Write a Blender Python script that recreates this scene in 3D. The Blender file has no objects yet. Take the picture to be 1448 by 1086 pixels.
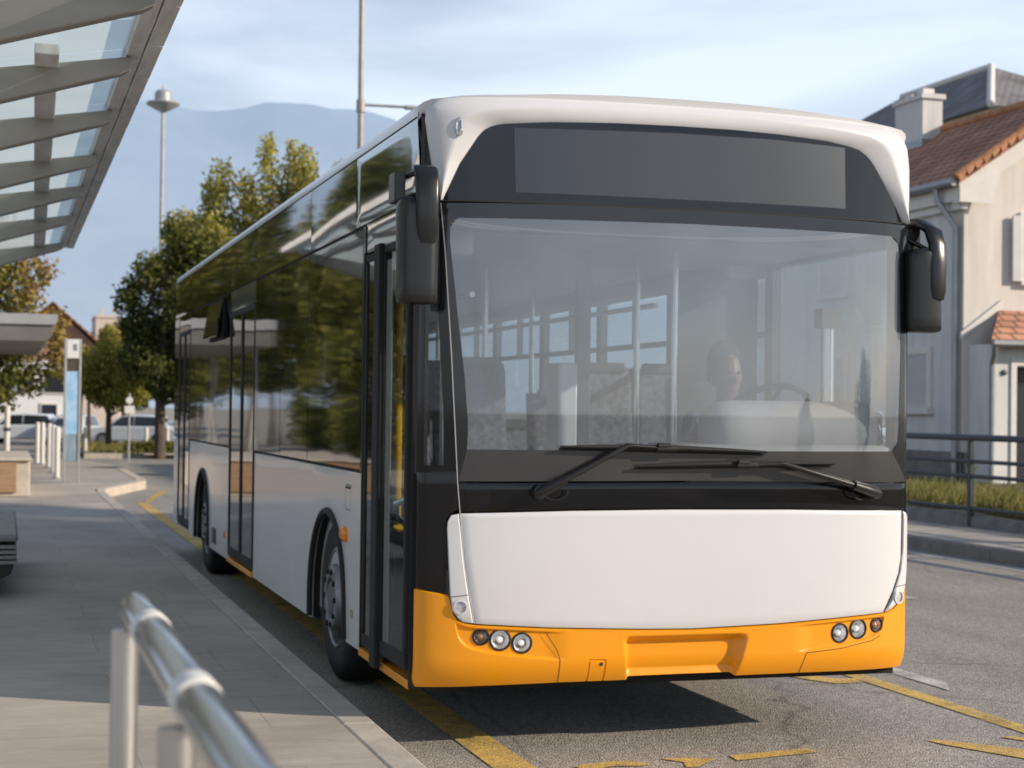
import bpy, math, random
from mathutils import Vector, Matrix
rnd = random.Random(7)
sc = bpy.context.scene
COL = sc.collection
PI = math.pi

# ------------------------------------------------------------------ mesh builder
class MB:
    def __init__(s): s.v=[]; s.f=[]; s.m=[]; s.c=None
    def add(s, vs, fs, m=0):
        o=len(s.v); s.v+= [tuple(p) for p in vs]
        for f in fs: s.f.append(tuple(i+o for i in f)); s.m.append(m)
        return s
    def box(s,x0,x1,y0,y1,z0,z1,m=0,rz=0,piv=None,ry=0,rx=0):
        vs=[Vector((x,y,z)) for z in (z0,z1) for y in (y0,y1) for x in (x0,x1)]
        if rz or rx or ry:
            c=Vector(piv) if piv else Vector(((x0+x1)/2,(y0+y1)/2,(z0+z1)/2))
            R=Matrix.Rotation(rz,3,'Z')@Matrix.Rotation(ry,3,'Y')@Matrix.Rotation(rx,3,'X')
            vs=[R@(v-c)+c for v in vs]
        return s.add(vs,[(0,2,3,1),(4,5,7,6),(0,1,5,4),(2,6,7,3),(0,4,6,2),(1,3,7,5)],m)
    def prism(s,pts,axis,a,b,m=0):
        # pts 2D polygon (ccw), extruded along axis from a to b
        def P(u,v,w): return (w,u,v) if axis=='x' else ((u,w,v) if axis=='y' else (u,v,w))
        n=len(pts)
        vs=[P(u,v,a) for u,v in pts]+[P(u,v,b) for u,v in pts]
        fs=[tuple(range(n-1,-1,-1)),tuple(range(n,2*n))]+[(i,(i+1)%n,n+(i+1)%n,n+i) for i in range(n)]
        return s.add(vs,fs,m)
    def tube(s,pts,r,n=10,m=0,closed=False,caps=True,flat=1.0):
        pts=[Vector(p) for p in pts]; k=len(pts)
        rs=r if isinstance(r,(list,tuple)) else [r]*k
        vs=[];fs=[]
        up=None
        for i,p in enumerate(pts):
            a=pts[(i-1)%k] if (closed or i>0) else p
            b=pts[(i+1)%k] if (closed or i<k-1) else p
            t=(b-a).normalized()
            if up is None:
                up=Vector((0,0,1)) if abs(t.z)<.9 else Vector((1,0,0))
            u=(up-t*up.dot(t)).normalized(); w=t.cross(u); up=u
            for j in range(n):
                an=2*PI*j/n
                vs.append(p+u*(math.cos(an)*rs[i]*flat)+w*(math.sin(an)*rs[i]))
        rng=k if closed else k-1
        for i in range(rng):
            for j in range(n):
                a=i*n+j;b=i*n+(j+1)%n;c=((i+1)%k)*n+(j+1)%n;d=((i+1)%k)*n+j
                fs.append((a,b,c,d))
        if caps and not closed:
            fs.append(tuple(range(n-1,-1,-1))); fs.append(tuple(range((k-1)*n,k*n)))
        return s.add(vs,fs,m)
    def lathe(s,prof,c,ax,n=28,m=0,ms=None):
        # prof: list (radius, height along axis)
        ax=Vector(ax).normalized(); c=Vector(c)
        u=(Vector((0,0,1)) if abs(ax.z)<.9 else Vector((1,0,0))); u=(u-ax*u.dot(ax)).normalized(); w=ax.cross(u)
        vs=[]
        for r,h in prof:
            for j in range(n):
                a=2*PI*j/n; vs.append(c+ax*h+u*(r*math.cos(a))+w*(r*math.sin(a)))
        o=len(s.v); s.v+=[tuple(p) for p in vs]
        for i in range(len(prof)-1):
            for j in range(n):
                s.f.append((o+i*n+j,o+i*n+(j+1)%n,o+(i+1)*n+(j+1)%n,o+(i+1)*n+j)); s.m.append(ms[i] if ms else m)
        return s
    def quad(s,a,b,c,d,m=0): return s.add([a,b,c,d],[(0,1,2,3)],m)
    def build(s,name,mats,parent=None,smooth=True,bevel=0,angle=35,seg=2,solid=0):
        me=bpy.data.meshes.new(name)
        off=Vector((0,0,0))
        if parent is not None:
            p=parent
            while p is not None: off+=p.location; p=p.parent
        vs=s.v if off.length==0 else [(x-off.x,y-off.y,z-off.z) for x,y,z in s.v]
        me.from_pydata(vs,[],s.f)
        if not isinstance(mats,(list,tuple)): mats=[mats]
        for m in mats: me.materials.append(m)
        if len(mats)>1: me.polygons.foreach_set('material_index',s.m)
        if s.c is not None:
            at=me.attributes.new('tint','FLOAT','FACE'); at.data.foreach_set('value',s.c)
        me.update()
        if smooth:
            me.polygons.foreach_set('use_smooth',[True]*len(me.polygons))
            me.set_sharp_from_angle(angle=math.radians(angle))
        o=bpy.data.objects.new(name,me); COL.objects.link(o)
        if parent is not None: o.parent=parent
        if bevel:
            b=o.modifiers.new('bevel','BEVEL'); b.width=bevel; b.segments=seg; b.limit_method='ANGLE'; b.angle_limit=math.radians(40); b.harden_normals=False
        if solid:
            b=o.modifiers.new('solid','SOLIDIFY'); b.thickness=solid
        return o

def thing(name,label,cat,loc=(0,0,0),group=None):
    o=bpy.data.objects.new(name,None); COL.objects.link(o); o.location=loc
    o.empty_display_size=.2
    o['label']=label; o['category']=cat
    if group: o['group']=group
    return o
def tag(o,label=None,cat=None,group=None,kind=None):
    if label: o['label']=label
    if cat: o['category']=cat
    if group: o['group']=group
    if kind: o['kind']=kind
    return o
def dup(o,parent=None):
    c=o.copy(); COL.objects.link(c); c.parent=parent
    for ch in list(o.children): dup(ch,c)
    return c

# ------------------------------------------------------------------ materials
def newmat(name):
    m=bpy.data.materials.new(name); m.use_nodes=True
    nt=m.node_tree; nt.nodes.clear()
    return m,nt,nt.nodes,nt.links
def pbr(name,col,rough=.5,metal=0,spec=.5,coat=0,var=0,vs=4,bump=0,bs=60,col2=None,stretch=None,emis=0,rvar=0):
    m,nt,N,L=newmat(name)
    out=N.new('ShaderNodeOutputMaterial'); b=N.new('ShaderNodeBsdfPrincipled')
    L.new(b.outputs[0],out.inputs[0])
    b.inputs['Roughness'].default_value=rough; b.inputs['Metallic'].default_value=metal
    b.inputs['Specular IOR Level'].default_value=spec
    b.inputs['Coat Weight'].default_value=coat; b.inputs['Coat Roughness'].default_value=.04
    b.inputs['Base Color'].default_value=(*col,1)
    if emis: b.inputs['Emission Color'].default_value=(*col,1); b.inputs['Emission Strength'].default_value=emis
    tc=N.new('ShaderNodeTexCoord'); vec=tc.outputs['Object']
    if stretch:
        mp=N.new('ShaderNodeMapping'); mp.inputs['Scale'].default_value=stretch; L.new(vec,mp.inputs[0]); vec=mp.outputs[0]
    if var or col2 or rvar:
        n=N.new('ShaderNodeTexNoise'); n.inputs['Scale'].default_value=vs; n.inputs['Detail'].default_value=8; n.inputs['Roughness'].default_value=.62
        L.new(vec,n.inputs['Vector'])
        r=N.new('ShaderNodeValToRGB'); r.color_ramp.elements[0].position=.32; r.color_ramp.elements[1].position=.7
        c2=col2 or tuple(c*(1-var) for c in col)
        r.color_ramp.elements[0].color=(*c2,1); r.color_ramp.elements[1].color=(*col,1)
        L.new(n.outputs[0],r.inputs[0]); L.new(r.outputs[0],b.inputs['Base Color'])
        if rvar:
            mr=N.new('ShaderNodeMapRange'); mr.inputs[1].default_value=.3; mr.inputs[2].default_value=.7
            mr.inputs[3].default_value=rough; mr.inputs[4].default_value=rough+rvar
            L.new(n.outputs[0],mr.inputs[0]); L.new(mr.outputs[0],b.inputs['Roughness'])
    if bump:
        n2=N.new('ShaderNodeTexNoise'); n2.inputs['Scale'].default_value=bs; n2.inputs['Detail'].default_value=6
        L.new(vec,n2.inputs['Vector'])
        bp=N.new('ShaderNodeBump'); bp.inputs['Strength'].default_value=bump; bp.inputs['Distance'].default_value=.01
        L.new(n2.outputs[0],bp.inputs['Height']); L.new(bp.outputs[0],b.inputs['Normal'])
    return m
def glass(name,tint=(.8,.85,.86),base=.05,mult=1.0,dust_haze=0,dust_haze_col=(.6,.62,.65),wave=0,rough=0.0,wscale=(.8,.8,1.6)):
    m,nt,N,L=newmat(name)
    out=N.new('ShaderNodeOutputMaterial')
    tr=N.new('ShaderNodeBsdfTransparent'); tr.inputs[0].default_value=(*tint,1)
    gl=N.new('ShaderNodeBsdfGlossy'); gl.inputs['Roughness'].default_value=rough
    lw=N.new('ShaderNodeLayerWeight'); lw.inputs[0].default_value=.5
    pw=N.new('ShaderNodeMath'); pw.operation='POWER'; pw.inputs[1].default_value=5; L.new(lw.outputs['Facing'],pw.inputs[0])
    fr=N.new('ShaderNodeMath'); fr.operation='MULTIPLY_ADD'; fr.inputs[1].default_value=.92; fr.inputs[2].default_value=.08; L.new(pw.outputs[0],fr.inputs[0])
    ma=N.new('ShaderNodeMath'); ma.operation='MULTIPLY_ADD'; ma.use_clamp=True
    ma.inputs[1].default_value=mult; ma.inputs[2].default_value=base
    L.new(fr.outputs[0],ma.inputs[0])
    mx=N.new('ShaderNodeMixShader'); L.new(ma.outputs[0],mx.inputs[0]); L.new(tr.outputs[0],mx.inputs[1]); L.new(gl.outputs[0],mx.inputs[2])
    last=mx
    tc=N.new('ShaderNodeTexCoord')
    if dust_haze:  # dust film that also paints sky haze and smoky cloud reflection onto the pane
        df=N.new('ShaderNodeBsdfDiffuse'); df.inputs[0].default_value=(*dust_haze_col,1)
        n=N.new('ShaderNodeTexNoise'); n.inputs['Scale'].default_value=1.7; n.inputs['Detail'].default_value=5; L.new(tc.outputs['Object'],n.inputs['Vector'])
        mr=N.new('ShaderNodeMapRange'); mr.inputs[1].default_value=.3; mr.inputs[2].default_value=.75; mr.inputs[3].default_value=dust_haze*.45; mr.inputs[4].default_value=dust_haze*1.75
        L.new(n.outputs[0],mr.inputs[0])
        m2=N.new('ShaderNodeMixShader'); L.new(mr.outputs[0],m2.inputs[0]); L.new(last.outputs[0],m2.inputs[1]); L.new(df.outputs[0],m2.inputs[2]); last=m2
    if wave:
        mp=N.new('ShaderNodeMapping'); mp.inputs['Scale'].default_value=wscale; L.new(tc.outputs['Object'],mp.inputs[0])
        n=N.new('ShaderNodeTexNoise'); n.inputs['Scale'].default_value=1.0; n.inputs['Detail'].default_value=1.5; L.new(mp.outputs[0],n.inputs['Vector'])
        bp=N.new('ShaderNodeBump'); bp.inputs['Strength'].default_value=wave; bp.inputs['Distance'].default_value=.05
        L.new(n.outputs[0],bp.inputs['Height']); L.new(bp.outputs[0],gl.inputs['Normal'])
    L.new(last.outputs[0],out.inputs[0])
    return m

def busPaint(name,col,dirtcol,amount,coat=.5):
    # body paint with a clear coat, grime that thickens towards the skirt and faint dust patches
    m,nt,N,L=newmat(name)
    out=N.new('ShaderNodeOutputMaterial'); b=N.new('ShaderNodeBsdfPrincipled'); L.new(b.outputs[0],out.inputs[0])
    b.inputs['Roughness'].default_value=.33; b.inputs['Coat Weight'].default_value=coat; b.inputs['Coat Roughness'].default_value=.07
    g=N.new('ShaderNodeNewGeometry'); sp=N.new('ShaderNodeSeparateXYZ'); L.new(g.outputs['Position'],sp.inputs[0])
    mr=N.new('ShaderNodeMapRange'); mr.inputs[1].default_value=.25; mr.inputs[2].default_value=1.0; mr.inputs[3].default_value=1; mr.inputs[4].default_value=.12
    L.new(sp.outputs[2],mr.inputs[0])
    n=N.new('ShaderNodeTexNoise'); n.inputs['Scale'].default_value=3.2; n.inputs['Detail'].default_value=10; n.inputs['Roughness'].default_value=.7
    L.new(g.outputs['Position'],n.inputs['Vector'])
    mu=N.new('ShaderNodeMath'); mu.operation='MULTIPLY'; L.new(mr.outputs[0],mu.inputs[0]); L.new(n.outputs[0],mu.inputs[1])
    m3=N.new('ShaderNodeMath'); m3.operation='MULTIPLY'; m3.inputs[1].default_value=amount; L.new(mu.outputs[0],m3.inputs[0])
    mx=N.new('ShaderNodeMix'); mx.data_type='RGBA'; mx.inputs[6].default_value=(*col,1); mx.inputs[7].default_value=(*dirtcol,1)
    L.new(m3.outputs[0],mx.inputs[0]); L.new(mx.outputs[2],b.inputs['Base Color'])
    m4=N.new('ShaderNodeMath'); m4.operation='MULTIPLY_ADD'; m4.inputs[1].default_value=.5; m4.inputs[2].default_value=.28; L.new(m3.outputs[0],m4.inputs[0]); L.new(m4.outputs[0],b.inputs['Roughness'])
    n2=N.new('ShaderNodeTexNoise'); n2.inputs['Scale'].default_value=1.3; L.new(g.outputs['Position'],n2.inputs['Vector'])
    bp=N.new('ShaderNodeBump'); bp.inputs['Strength'].default_value=.06; bp.inputs['Distance'].default_value=.05; L.new(n2.outputs[0],bp.inputs['Height'])
    L.new(bp.outputs[0],b.inputs['Coat Normal'])
    return m

M={}
M['white']=busPaint('bus_white_paint',(.70,.70,.715),(.34,.31,.27),.45)
M['orange']=busPaint('bus_orange_paint',(.92,.345,.0015),(.35,.16,.03),.22,.22)
M['black']=pbr('black_gloss_panel',(.006,.006,.007),rough=.06,spec=.4,coat=.1,var=.2,rvar=.06,vs=3)
M['destglass']=pbr('smoked_panel',(.010,.012,.016),rough=.08,spec=.4,coat=.25,rvar=.05,vs=2,var=.1)
M['display']=pbr('display_matrix',(.048,.062,.082),rough=.42,spec=.4,var=.08,vs=2)
M['frit']=pbr('windscreen_border',(.016,.018,.022),rough=.08,coat=.3,var=.2,vs=2)
M['lowfrit']=pbr('windscreen_lower_band',(.05,.05,.052),rough=.16,coat=.4,var=.25,vs=3)
M['plastic']=pbr('black_plastic',(.018,.017,.017),rough=.38,spec=.45,var=.25,vs=14,bump=.08,bs=300)
M['mirrorshell']=pbr('mirror_shell',(.009,.009,.010),rough=.27,spec=.5,coat=.1,var=.25,vs=6,bump=.04,bs=400)
M['rubber']=pbr('rubber',(.016,.016,.017),rough=.75,var=.35,vs=20,bump=.2,bs=80)
M['tyre']=pbr('tyre_rubber',(.022,.021,.021),rough=.8,var=.4,vs=14,bump=.2,bs=90)
M['dark']=pbr('underbody_dark',(.012,.012,.012),rough=.9,var=.3)
M['rim']=pbr('wheel_steel',(.33,.34,.36),rough=.45,metal=.7,var=.45,vs=12)
M['chrome']=pbr('bright_chrome',(.85,.85,.86),rough=.08,metal=1)
M['seam']=pbr('panel_gap',(.02,.018,.016),rough=.8)
M['gasket']=pbr('window_gasket_bright',(.55,.53,.50),rough=.3,metal=.6)
M['amber']=pbr('amber_lens',(.85,.26,.01),rough=.15,coat=.6)
M['lens']=glass('clear_lens',(.92,.93,.95),.06,1.0)
M['bulb']=pbr('bulb_white',(.9,.88,.82),rough=.2,emis=.5)
M['reflector']=pbr('lamp_reflector',(.92,.92,.91),rough=.34,metal=1,bump=.5,bs=90)
M['windscreen']=glass('windscreen_glass',(.84,.89,.94),.105,1.1,dust_haze=.125,dust_haze_col=(.50,.58,.68),wave=.03,wscale=(.7,.7,.5))
M['sideglass']=glass('tinted_side_glass',(.24,.28,.28),.08,1.3,wave=.06,rough=.035)
M['winright']=glass('right_side_glass',(.80,.85,.86),.03,1.0)
M['doorglass']=glass('door_glass',(.90,.92,.92),-.03,1.0,wave=.02)
M['cantrail']=pbr('dark_glass_cantrail',(.012,.014,.017),rough=.06,spec=.9,coat=1.0,var=.1)
for n_ in M['cantrail'].node_tree.nodes:
    if n_.type=='BSDF_PRINCIPLED': n_.inputs['IOR'].default_value=2.1; n_.inputs['Coat IOR'].default_value=1.8
M['headerglass']=pbr('door_header_display',(.10,.115,.14),rough=.15,coat=.6)
M['interior']=pbr('interior_lining',(.42,.43,.45),rough=.6,var=.12,vs=2)
M['ceiling']=pbr('interior_ceiling',(.5,.5,.5),rough=.5,var=.1)
M['floor']=pbr('bus_floor',(.10,.10,.11),rough=.7,var=.3,vs=30)
M['seatfab']=pbr('seat_moquette',(.20,.21,.26),rough=.9,col2=(.03,.035,.06),vs=26,bump=.2)
M['seatshell']=pbr('seat_shell',(.06,.062,.07),rough=.4)
M['pole']=pbr('interior_pole',(.75,.75,.74),rough=.22,metal=.85)
M['yellowpole']=pbr('yellow_pole',(.85,.50,.01),rough=.3,coat=.4)
M['dash']=pbr('dashboard',(.42,.41,.39),rough=.6,var=.15,vs=5,bump=.05)
M['dashdark']=pbr('dashboard_dark',(.12,.12,.12),rough=.5)
M['skin']=pbr('skin',(.25,.135,.09),rough=.5,var=.12,vs=30)
M['jacket']=pbr('navy_cloth',(.10,.13,.20),rough=.85,var=.3,vs=30,bump=.3)
M['trousers']=pbr('dark_trousers',(.03,.03,.035),rough=.85,var=.3)
M['hair']=pbr('brown_hair',(.018,.011,.007),rough=.75,var=.5,vs=60,bump=.6,bs=120)
M['steel']=pbr('brushed_steel',(.66,.655,.65),rough=.17,metal=1,var=.12,vs=18,stretch=(8,.6,.6),rvar=.1)
M['steelpost']=pbr('brushed_steel_post',(.60,.58,.55),rough=.32,metal=1,var=.14,vs=16,stretch=(4,4,.3),rvar=.1)
M['collar']=pbr('white_collar',(.85,.83,.79),rough=.45,var=.1,vs=20)
M['galv']=pbr('galvanised_grey',(.42,.42,.42),rough=.5,metal=.35,var=.2,vs=6)
M['ribmetal']=pbr('canopy_rib',(.40,.38,.345),rough=.45,metal=.15,var=.25,vs=3,stretch=(.4,2,2))
M['edgemetal']=pbr('canopy_edge',(.90,.90,.90),rough=.5,metal=.0,var=.3,vs=5,stretch=(3,.5,3))
M['polemetal']=pbr('lamp_pole',(.42,.40,.37),rough=.5,metal=.2,var=.2)
M['concrete']=pbr('pale_concrete',(.60,.52,.43),rough=.85,var=.25,vs=5,bump=.2,bs=40)
M['blockshade']=pbr('block_front',(.42,.26,.15),rough=.75,var=.35,vs=5,stretch=(1,1,8))
M['slat']=pbr('bench_slat',(.34,.32,.30),rough=.65,var=.35,vs=6,stretch=(6,.6,6),bump=.2)
M['bollard']=pbr('bollard_white',(.72,.69,.64),rough=.4,var=.12)
M['blueposter']=pbr('poster_blue',(.15,.38,.68),rough=.25,col2=(.55,.72,.85),vs=2.2)
M['signwhite']=pbr('sign_white',(.74,.74,.73),rough=.35,var=.08)
M['signgrey']=pbr('sign_mark_grey',(.22,.24,.27),rough=.4)
M['railpaint']=pbr('fence_paint',(.062,.07,.082),rough=.42,metal=.2,var=.25,vs=14)
M['lime']=pbr('render_cream',(.78,.725,.67),rough=.9,var=.2,vs=1.2,bump=.25,bs=30,stretch=(2.5,2.5,.45))
M['limeb']=pbr('render_pale',(.74,.73,.72),rough=.9,var=.2,vs=1.4,bump=.2,bs=30,stretch=(2.5,2.5,.45))
M['trimstone']=pbr('house_trim',(.78,.75,.71),rough=.75,var=.1)
M['gutter']=pbr('zinc_gutter',(.40,.42,.44),rough=.4,metal=.5,var=.2)
M['shutter']=pbr('roller_shutter',(.62,.62,.62),rough=.6,var=.08)
M['doorwood']=pbr('dark_door',(.022,.025,.03),rough=.35,var=.3,vs=10)
M['plaster']=pbr('far_plaster',(.80,.82,.85),rough=.9,var=.12,vs=.5)
M['pinkplaster']=pbr('far_pink_plaster',(.62,.52,.46),rough=.9,var=.15,vs=.5)
M['winpane']=pbr('far_window_pane',(.03,.035,.045),rough=.1)
M['carglass']=pbr('car_glass',(.02,.025,.03),rough=.05,coat=.5)
M['lightlens']=pbr('car_lamp',(.7,.7,.68),rough=.15)
M['redlens']=pbr('car_tail_lamp',(.5,.02,.01),rough=.2)
M['bark']=pbr('bark',(.13,.10,.075),rough=.9,col2=(.05,.04,.03),vs=9,stretch=(2,2,.5),bump=.5,bs=20)
M['weedstalk']=pbr('dry_stalk',(.45,.33,.14),rough=.8,var=.3,vs=8)

def tilemat(name,c1,c2,scale,dark):
    m,nt,N,L=newmat(name)
    out=N.new('ShaderNodeOutputMaterial'); b=N.new('ShaderNodeBsdfPrincipled'); L.new(b.outputs[0],out.inputs[0]); b.inputs['Roughness'].default_value=.85
    tc=N.new('ShaderNodeTexCoord'); 
    br=N.new('ShaderNodeTexBrick'); br.inputs['Scale'].default_value=scale; br.inputs['Mortar Size'].default_value=.028
    br.inputs['Color1'].default_value=(*c1,1); br.inputs['Color2'].default_value=(*c2,1); br.inputs['Mortar'].default_value=(*dark,1)
    br.inputs['Brick Width'].default_value=.32; br.inputs['Row Height'].default_value=.24
    L.new(tc.outputs['UV'],br.inputs['Vector'])
    n=N.new('ShaderNodeTexNoise'); n.inputs['Scale'].default_value=1.1; n.inputs['Detail'].default_value=9; L.new(tc.outputs['Object'],n.inputs['Vector'])
    mx=N.new('ShaderNodeMix'); mx.data_type='RGBA'; mx.blend_type='MULTIPLY'; mx.inputs[0].default_value=.75
    rp=N.new('ShaderNodeValToRGB'); rp.color_ramp.elements[0].position=.3; rp.color_ramp.elements[0].color=(.45,.42,.40,1); rp.color_ramp.elements[1].position=.65
    L.new(n.outputs[0],rp.inputs[0]); L.new(br.outputs[0],mx.inputs[6]); L.new(rp.outputs[0],mx.inputs[7]); L.new(mx.outputs[2],b.inputs['Base Color'])
    bp=N.new('ShaderNodeBump'); bp.inputs['Strength'].default_value=.6; bp.inputs['Distance'].default_value=.03; L.new(br.outputs['Fac'],bp.inputs['Height']); bp.invert=True
    L.new(bp.outputs[0],b.inputs['Normal'])
    return m
M['tile']=tilemat('red_roof_tile',(.62,.30,.19),(.47,.225,.145),1.0,(.21,.11,.07))
M['slate']=tilemat('slate_roof',(.32,.30,.31),(.25,.24,.26),1.0,(.13,.125,.13))
M['ridge_tile']=pbr('verge_tile',(.56,.27,.14),rough=.85,var=.4,vs=5)

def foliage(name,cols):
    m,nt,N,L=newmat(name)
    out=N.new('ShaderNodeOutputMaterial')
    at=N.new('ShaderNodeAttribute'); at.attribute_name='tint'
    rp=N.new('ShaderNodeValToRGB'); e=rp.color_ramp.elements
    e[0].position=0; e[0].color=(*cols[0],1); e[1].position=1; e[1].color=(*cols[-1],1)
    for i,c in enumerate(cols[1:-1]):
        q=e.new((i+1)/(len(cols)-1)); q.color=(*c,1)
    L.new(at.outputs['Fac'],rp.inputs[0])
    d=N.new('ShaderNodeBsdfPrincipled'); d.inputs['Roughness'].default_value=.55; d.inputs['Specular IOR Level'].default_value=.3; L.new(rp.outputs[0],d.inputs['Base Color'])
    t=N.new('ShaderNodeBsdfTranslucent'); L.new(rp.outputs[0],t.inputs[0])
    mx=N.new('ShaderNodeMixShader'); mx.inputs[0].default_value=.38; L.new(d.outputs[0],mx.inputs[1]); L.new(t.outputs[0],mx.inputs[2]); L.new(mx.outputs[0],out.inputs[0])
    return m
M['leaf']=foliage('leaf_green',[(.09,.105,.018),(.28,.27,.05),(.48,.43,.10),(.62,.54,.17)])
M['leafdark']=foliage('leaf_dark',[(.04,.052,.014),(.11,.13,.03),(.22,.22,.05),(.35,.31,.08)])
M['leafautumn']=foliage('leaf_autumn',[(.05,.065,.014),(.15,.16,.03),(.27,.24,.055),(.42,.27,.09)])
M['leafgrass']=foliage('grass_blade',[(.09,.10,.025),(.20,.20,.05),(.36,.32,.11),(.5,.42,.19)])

# asphalt
def asphalt():
    m,nt,N,L=newmat('asphalt')
    out=N.new('ShaderNodeOutputMaterial'); b=N.new('ShaderNodeBsdfPrincipled'); L.new(b.outputs[0],out.inputs[0]); b.inputs['Roughness'].default_value=.62
    tc=N.new('ShaderNodeTexCoord'); P=tc.outputs['Object']
    v=N.new('ShaderNodeTexVoronoi'); v.inputs['Scale'].default_value=95; L.new(P,v.inputs['Vector'])
    n=N.new('ShaderNodeTexNoise'); n.inputs['Scale'].default_value=.55; n.inputs['Detail'].default_value=9; n.inputs['Roughness'].default_value=.6; L.new(P,n.inputs['Vector'])
    mp=N.new('ShaderNodeMapping'); mp.inputs['Scale'].default_value=(1.6,.12,1); L.new(P,mp.inputs[0])
    n3=N.new('ShaderNodeTexNoise'); n3.inputs['Scale'].default_value=1; n3.inputs['Detail'].default_value=5; L.new(mp.outputs[0],n3.inputs['Vector'])
    r1=N.new('ShaderNodeValToRGB'); r1.color_ramp.elements[0].color=(.24,.222,.203,1); r1.color_ramp.elements[1].color=(.55,.51,.465,1); r1.color_ramp.elements[0].position=.15; r1.color_ramp.elements[1].position=.95
    sp=N.new('ShaderNodeSeparateColor'); L.new(v.outputs['Color'],sp.inputs[0]); L.new(sp.outputs[0],r1.inputs[0])
    r2=N.new('ShaderNodeValToRGB'); r2.color_ramp.elements[0].color=(.62,.62,.63,1); r2.color_ramp.elements[1].color=(1.12,1.1,1.06,1); r2.color_ramp.elements[0].position=.3; r2.color_ramp.elements[1].position=.7
    ad=N.new('ShaderNodeMath'); ad.operation='ADD'; L.new(n.outputs[0],ad.inputs[0]); L.new(n3.outputs[0],ad.inputs[1])
    hf=N.new('ShaderNodeMath'); hf.operation='MULTIPLY'; hf.inputs[1].default_value=.5; L.new(ad.outputs[0],hf.inputs[0]); L.new(hf.outputs[0],r2.inputs[0])
    mx=N.new('ShaderNodeMix'); mx.data_type='RGBA'; mx.blend_type='MULTIPLY'; mx.inputs[0].default_value=1; L.new(r1.outputs[0],mx.inputs[6]); L.new(r2.outputs[0],mx.inputs[7])
    # cracks
    vc=N.new('ShaderNodeTexVoronoi'); vc.feature='DISTANCE_TO_EDGE'; vc.inputs['Scale'].default_value=.42
    nw=N.new('ShaderNodeTexNoise'); nw.inputs['Scale'].default_value=2.5; nw.inputs['Detail'].default_value=8; L.new(P,nw.inputs['Vector'])
    vm=N.new('ShaderNodeMix'); vm.data_type='VECTOR'; vm.inputs[0].default_value=.22; L.new(P,vm.inputs[4]); L.new(nw.outputs['Color'],vm.inputs[5]); L.new(vm.outputs[1],vc.inputs['Vector'])
    rc=N.new('ShaderNodeValToRGB'); rc.color_ramp.elements[0].color=(.45,.45,.45,1); rc.color_ramp.elements[1].position=.006; L.new(vc.outputs['Distance'],rc.inputs[0])
    mx2=N.new('ShaderNodeMix'); mx2.data_type='RGBA'; mx2.blend_type='MULTIPLY'; mx2.inputs[0].default_value=.7; L.new(mx.outputs[2],mx2.inputs[6]); L.new(rc.outputs[0],mx2.inputs[7])
    L.new(mx2.outputs[2],b.inputs['Base Color'])
    bp=N.new('ShaderNodeBump'); bp.inputs['Strength'].default_value=.9; bp.inputs['Distance'].default_value=.006; L.new(v.outputs['Distance'],bp.inputs['Height']); bp.invert=True
    L.new(bp.outputs[0],b.inputs['Normal'])
    return m
M['asphalt']=asphalt()
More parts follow.
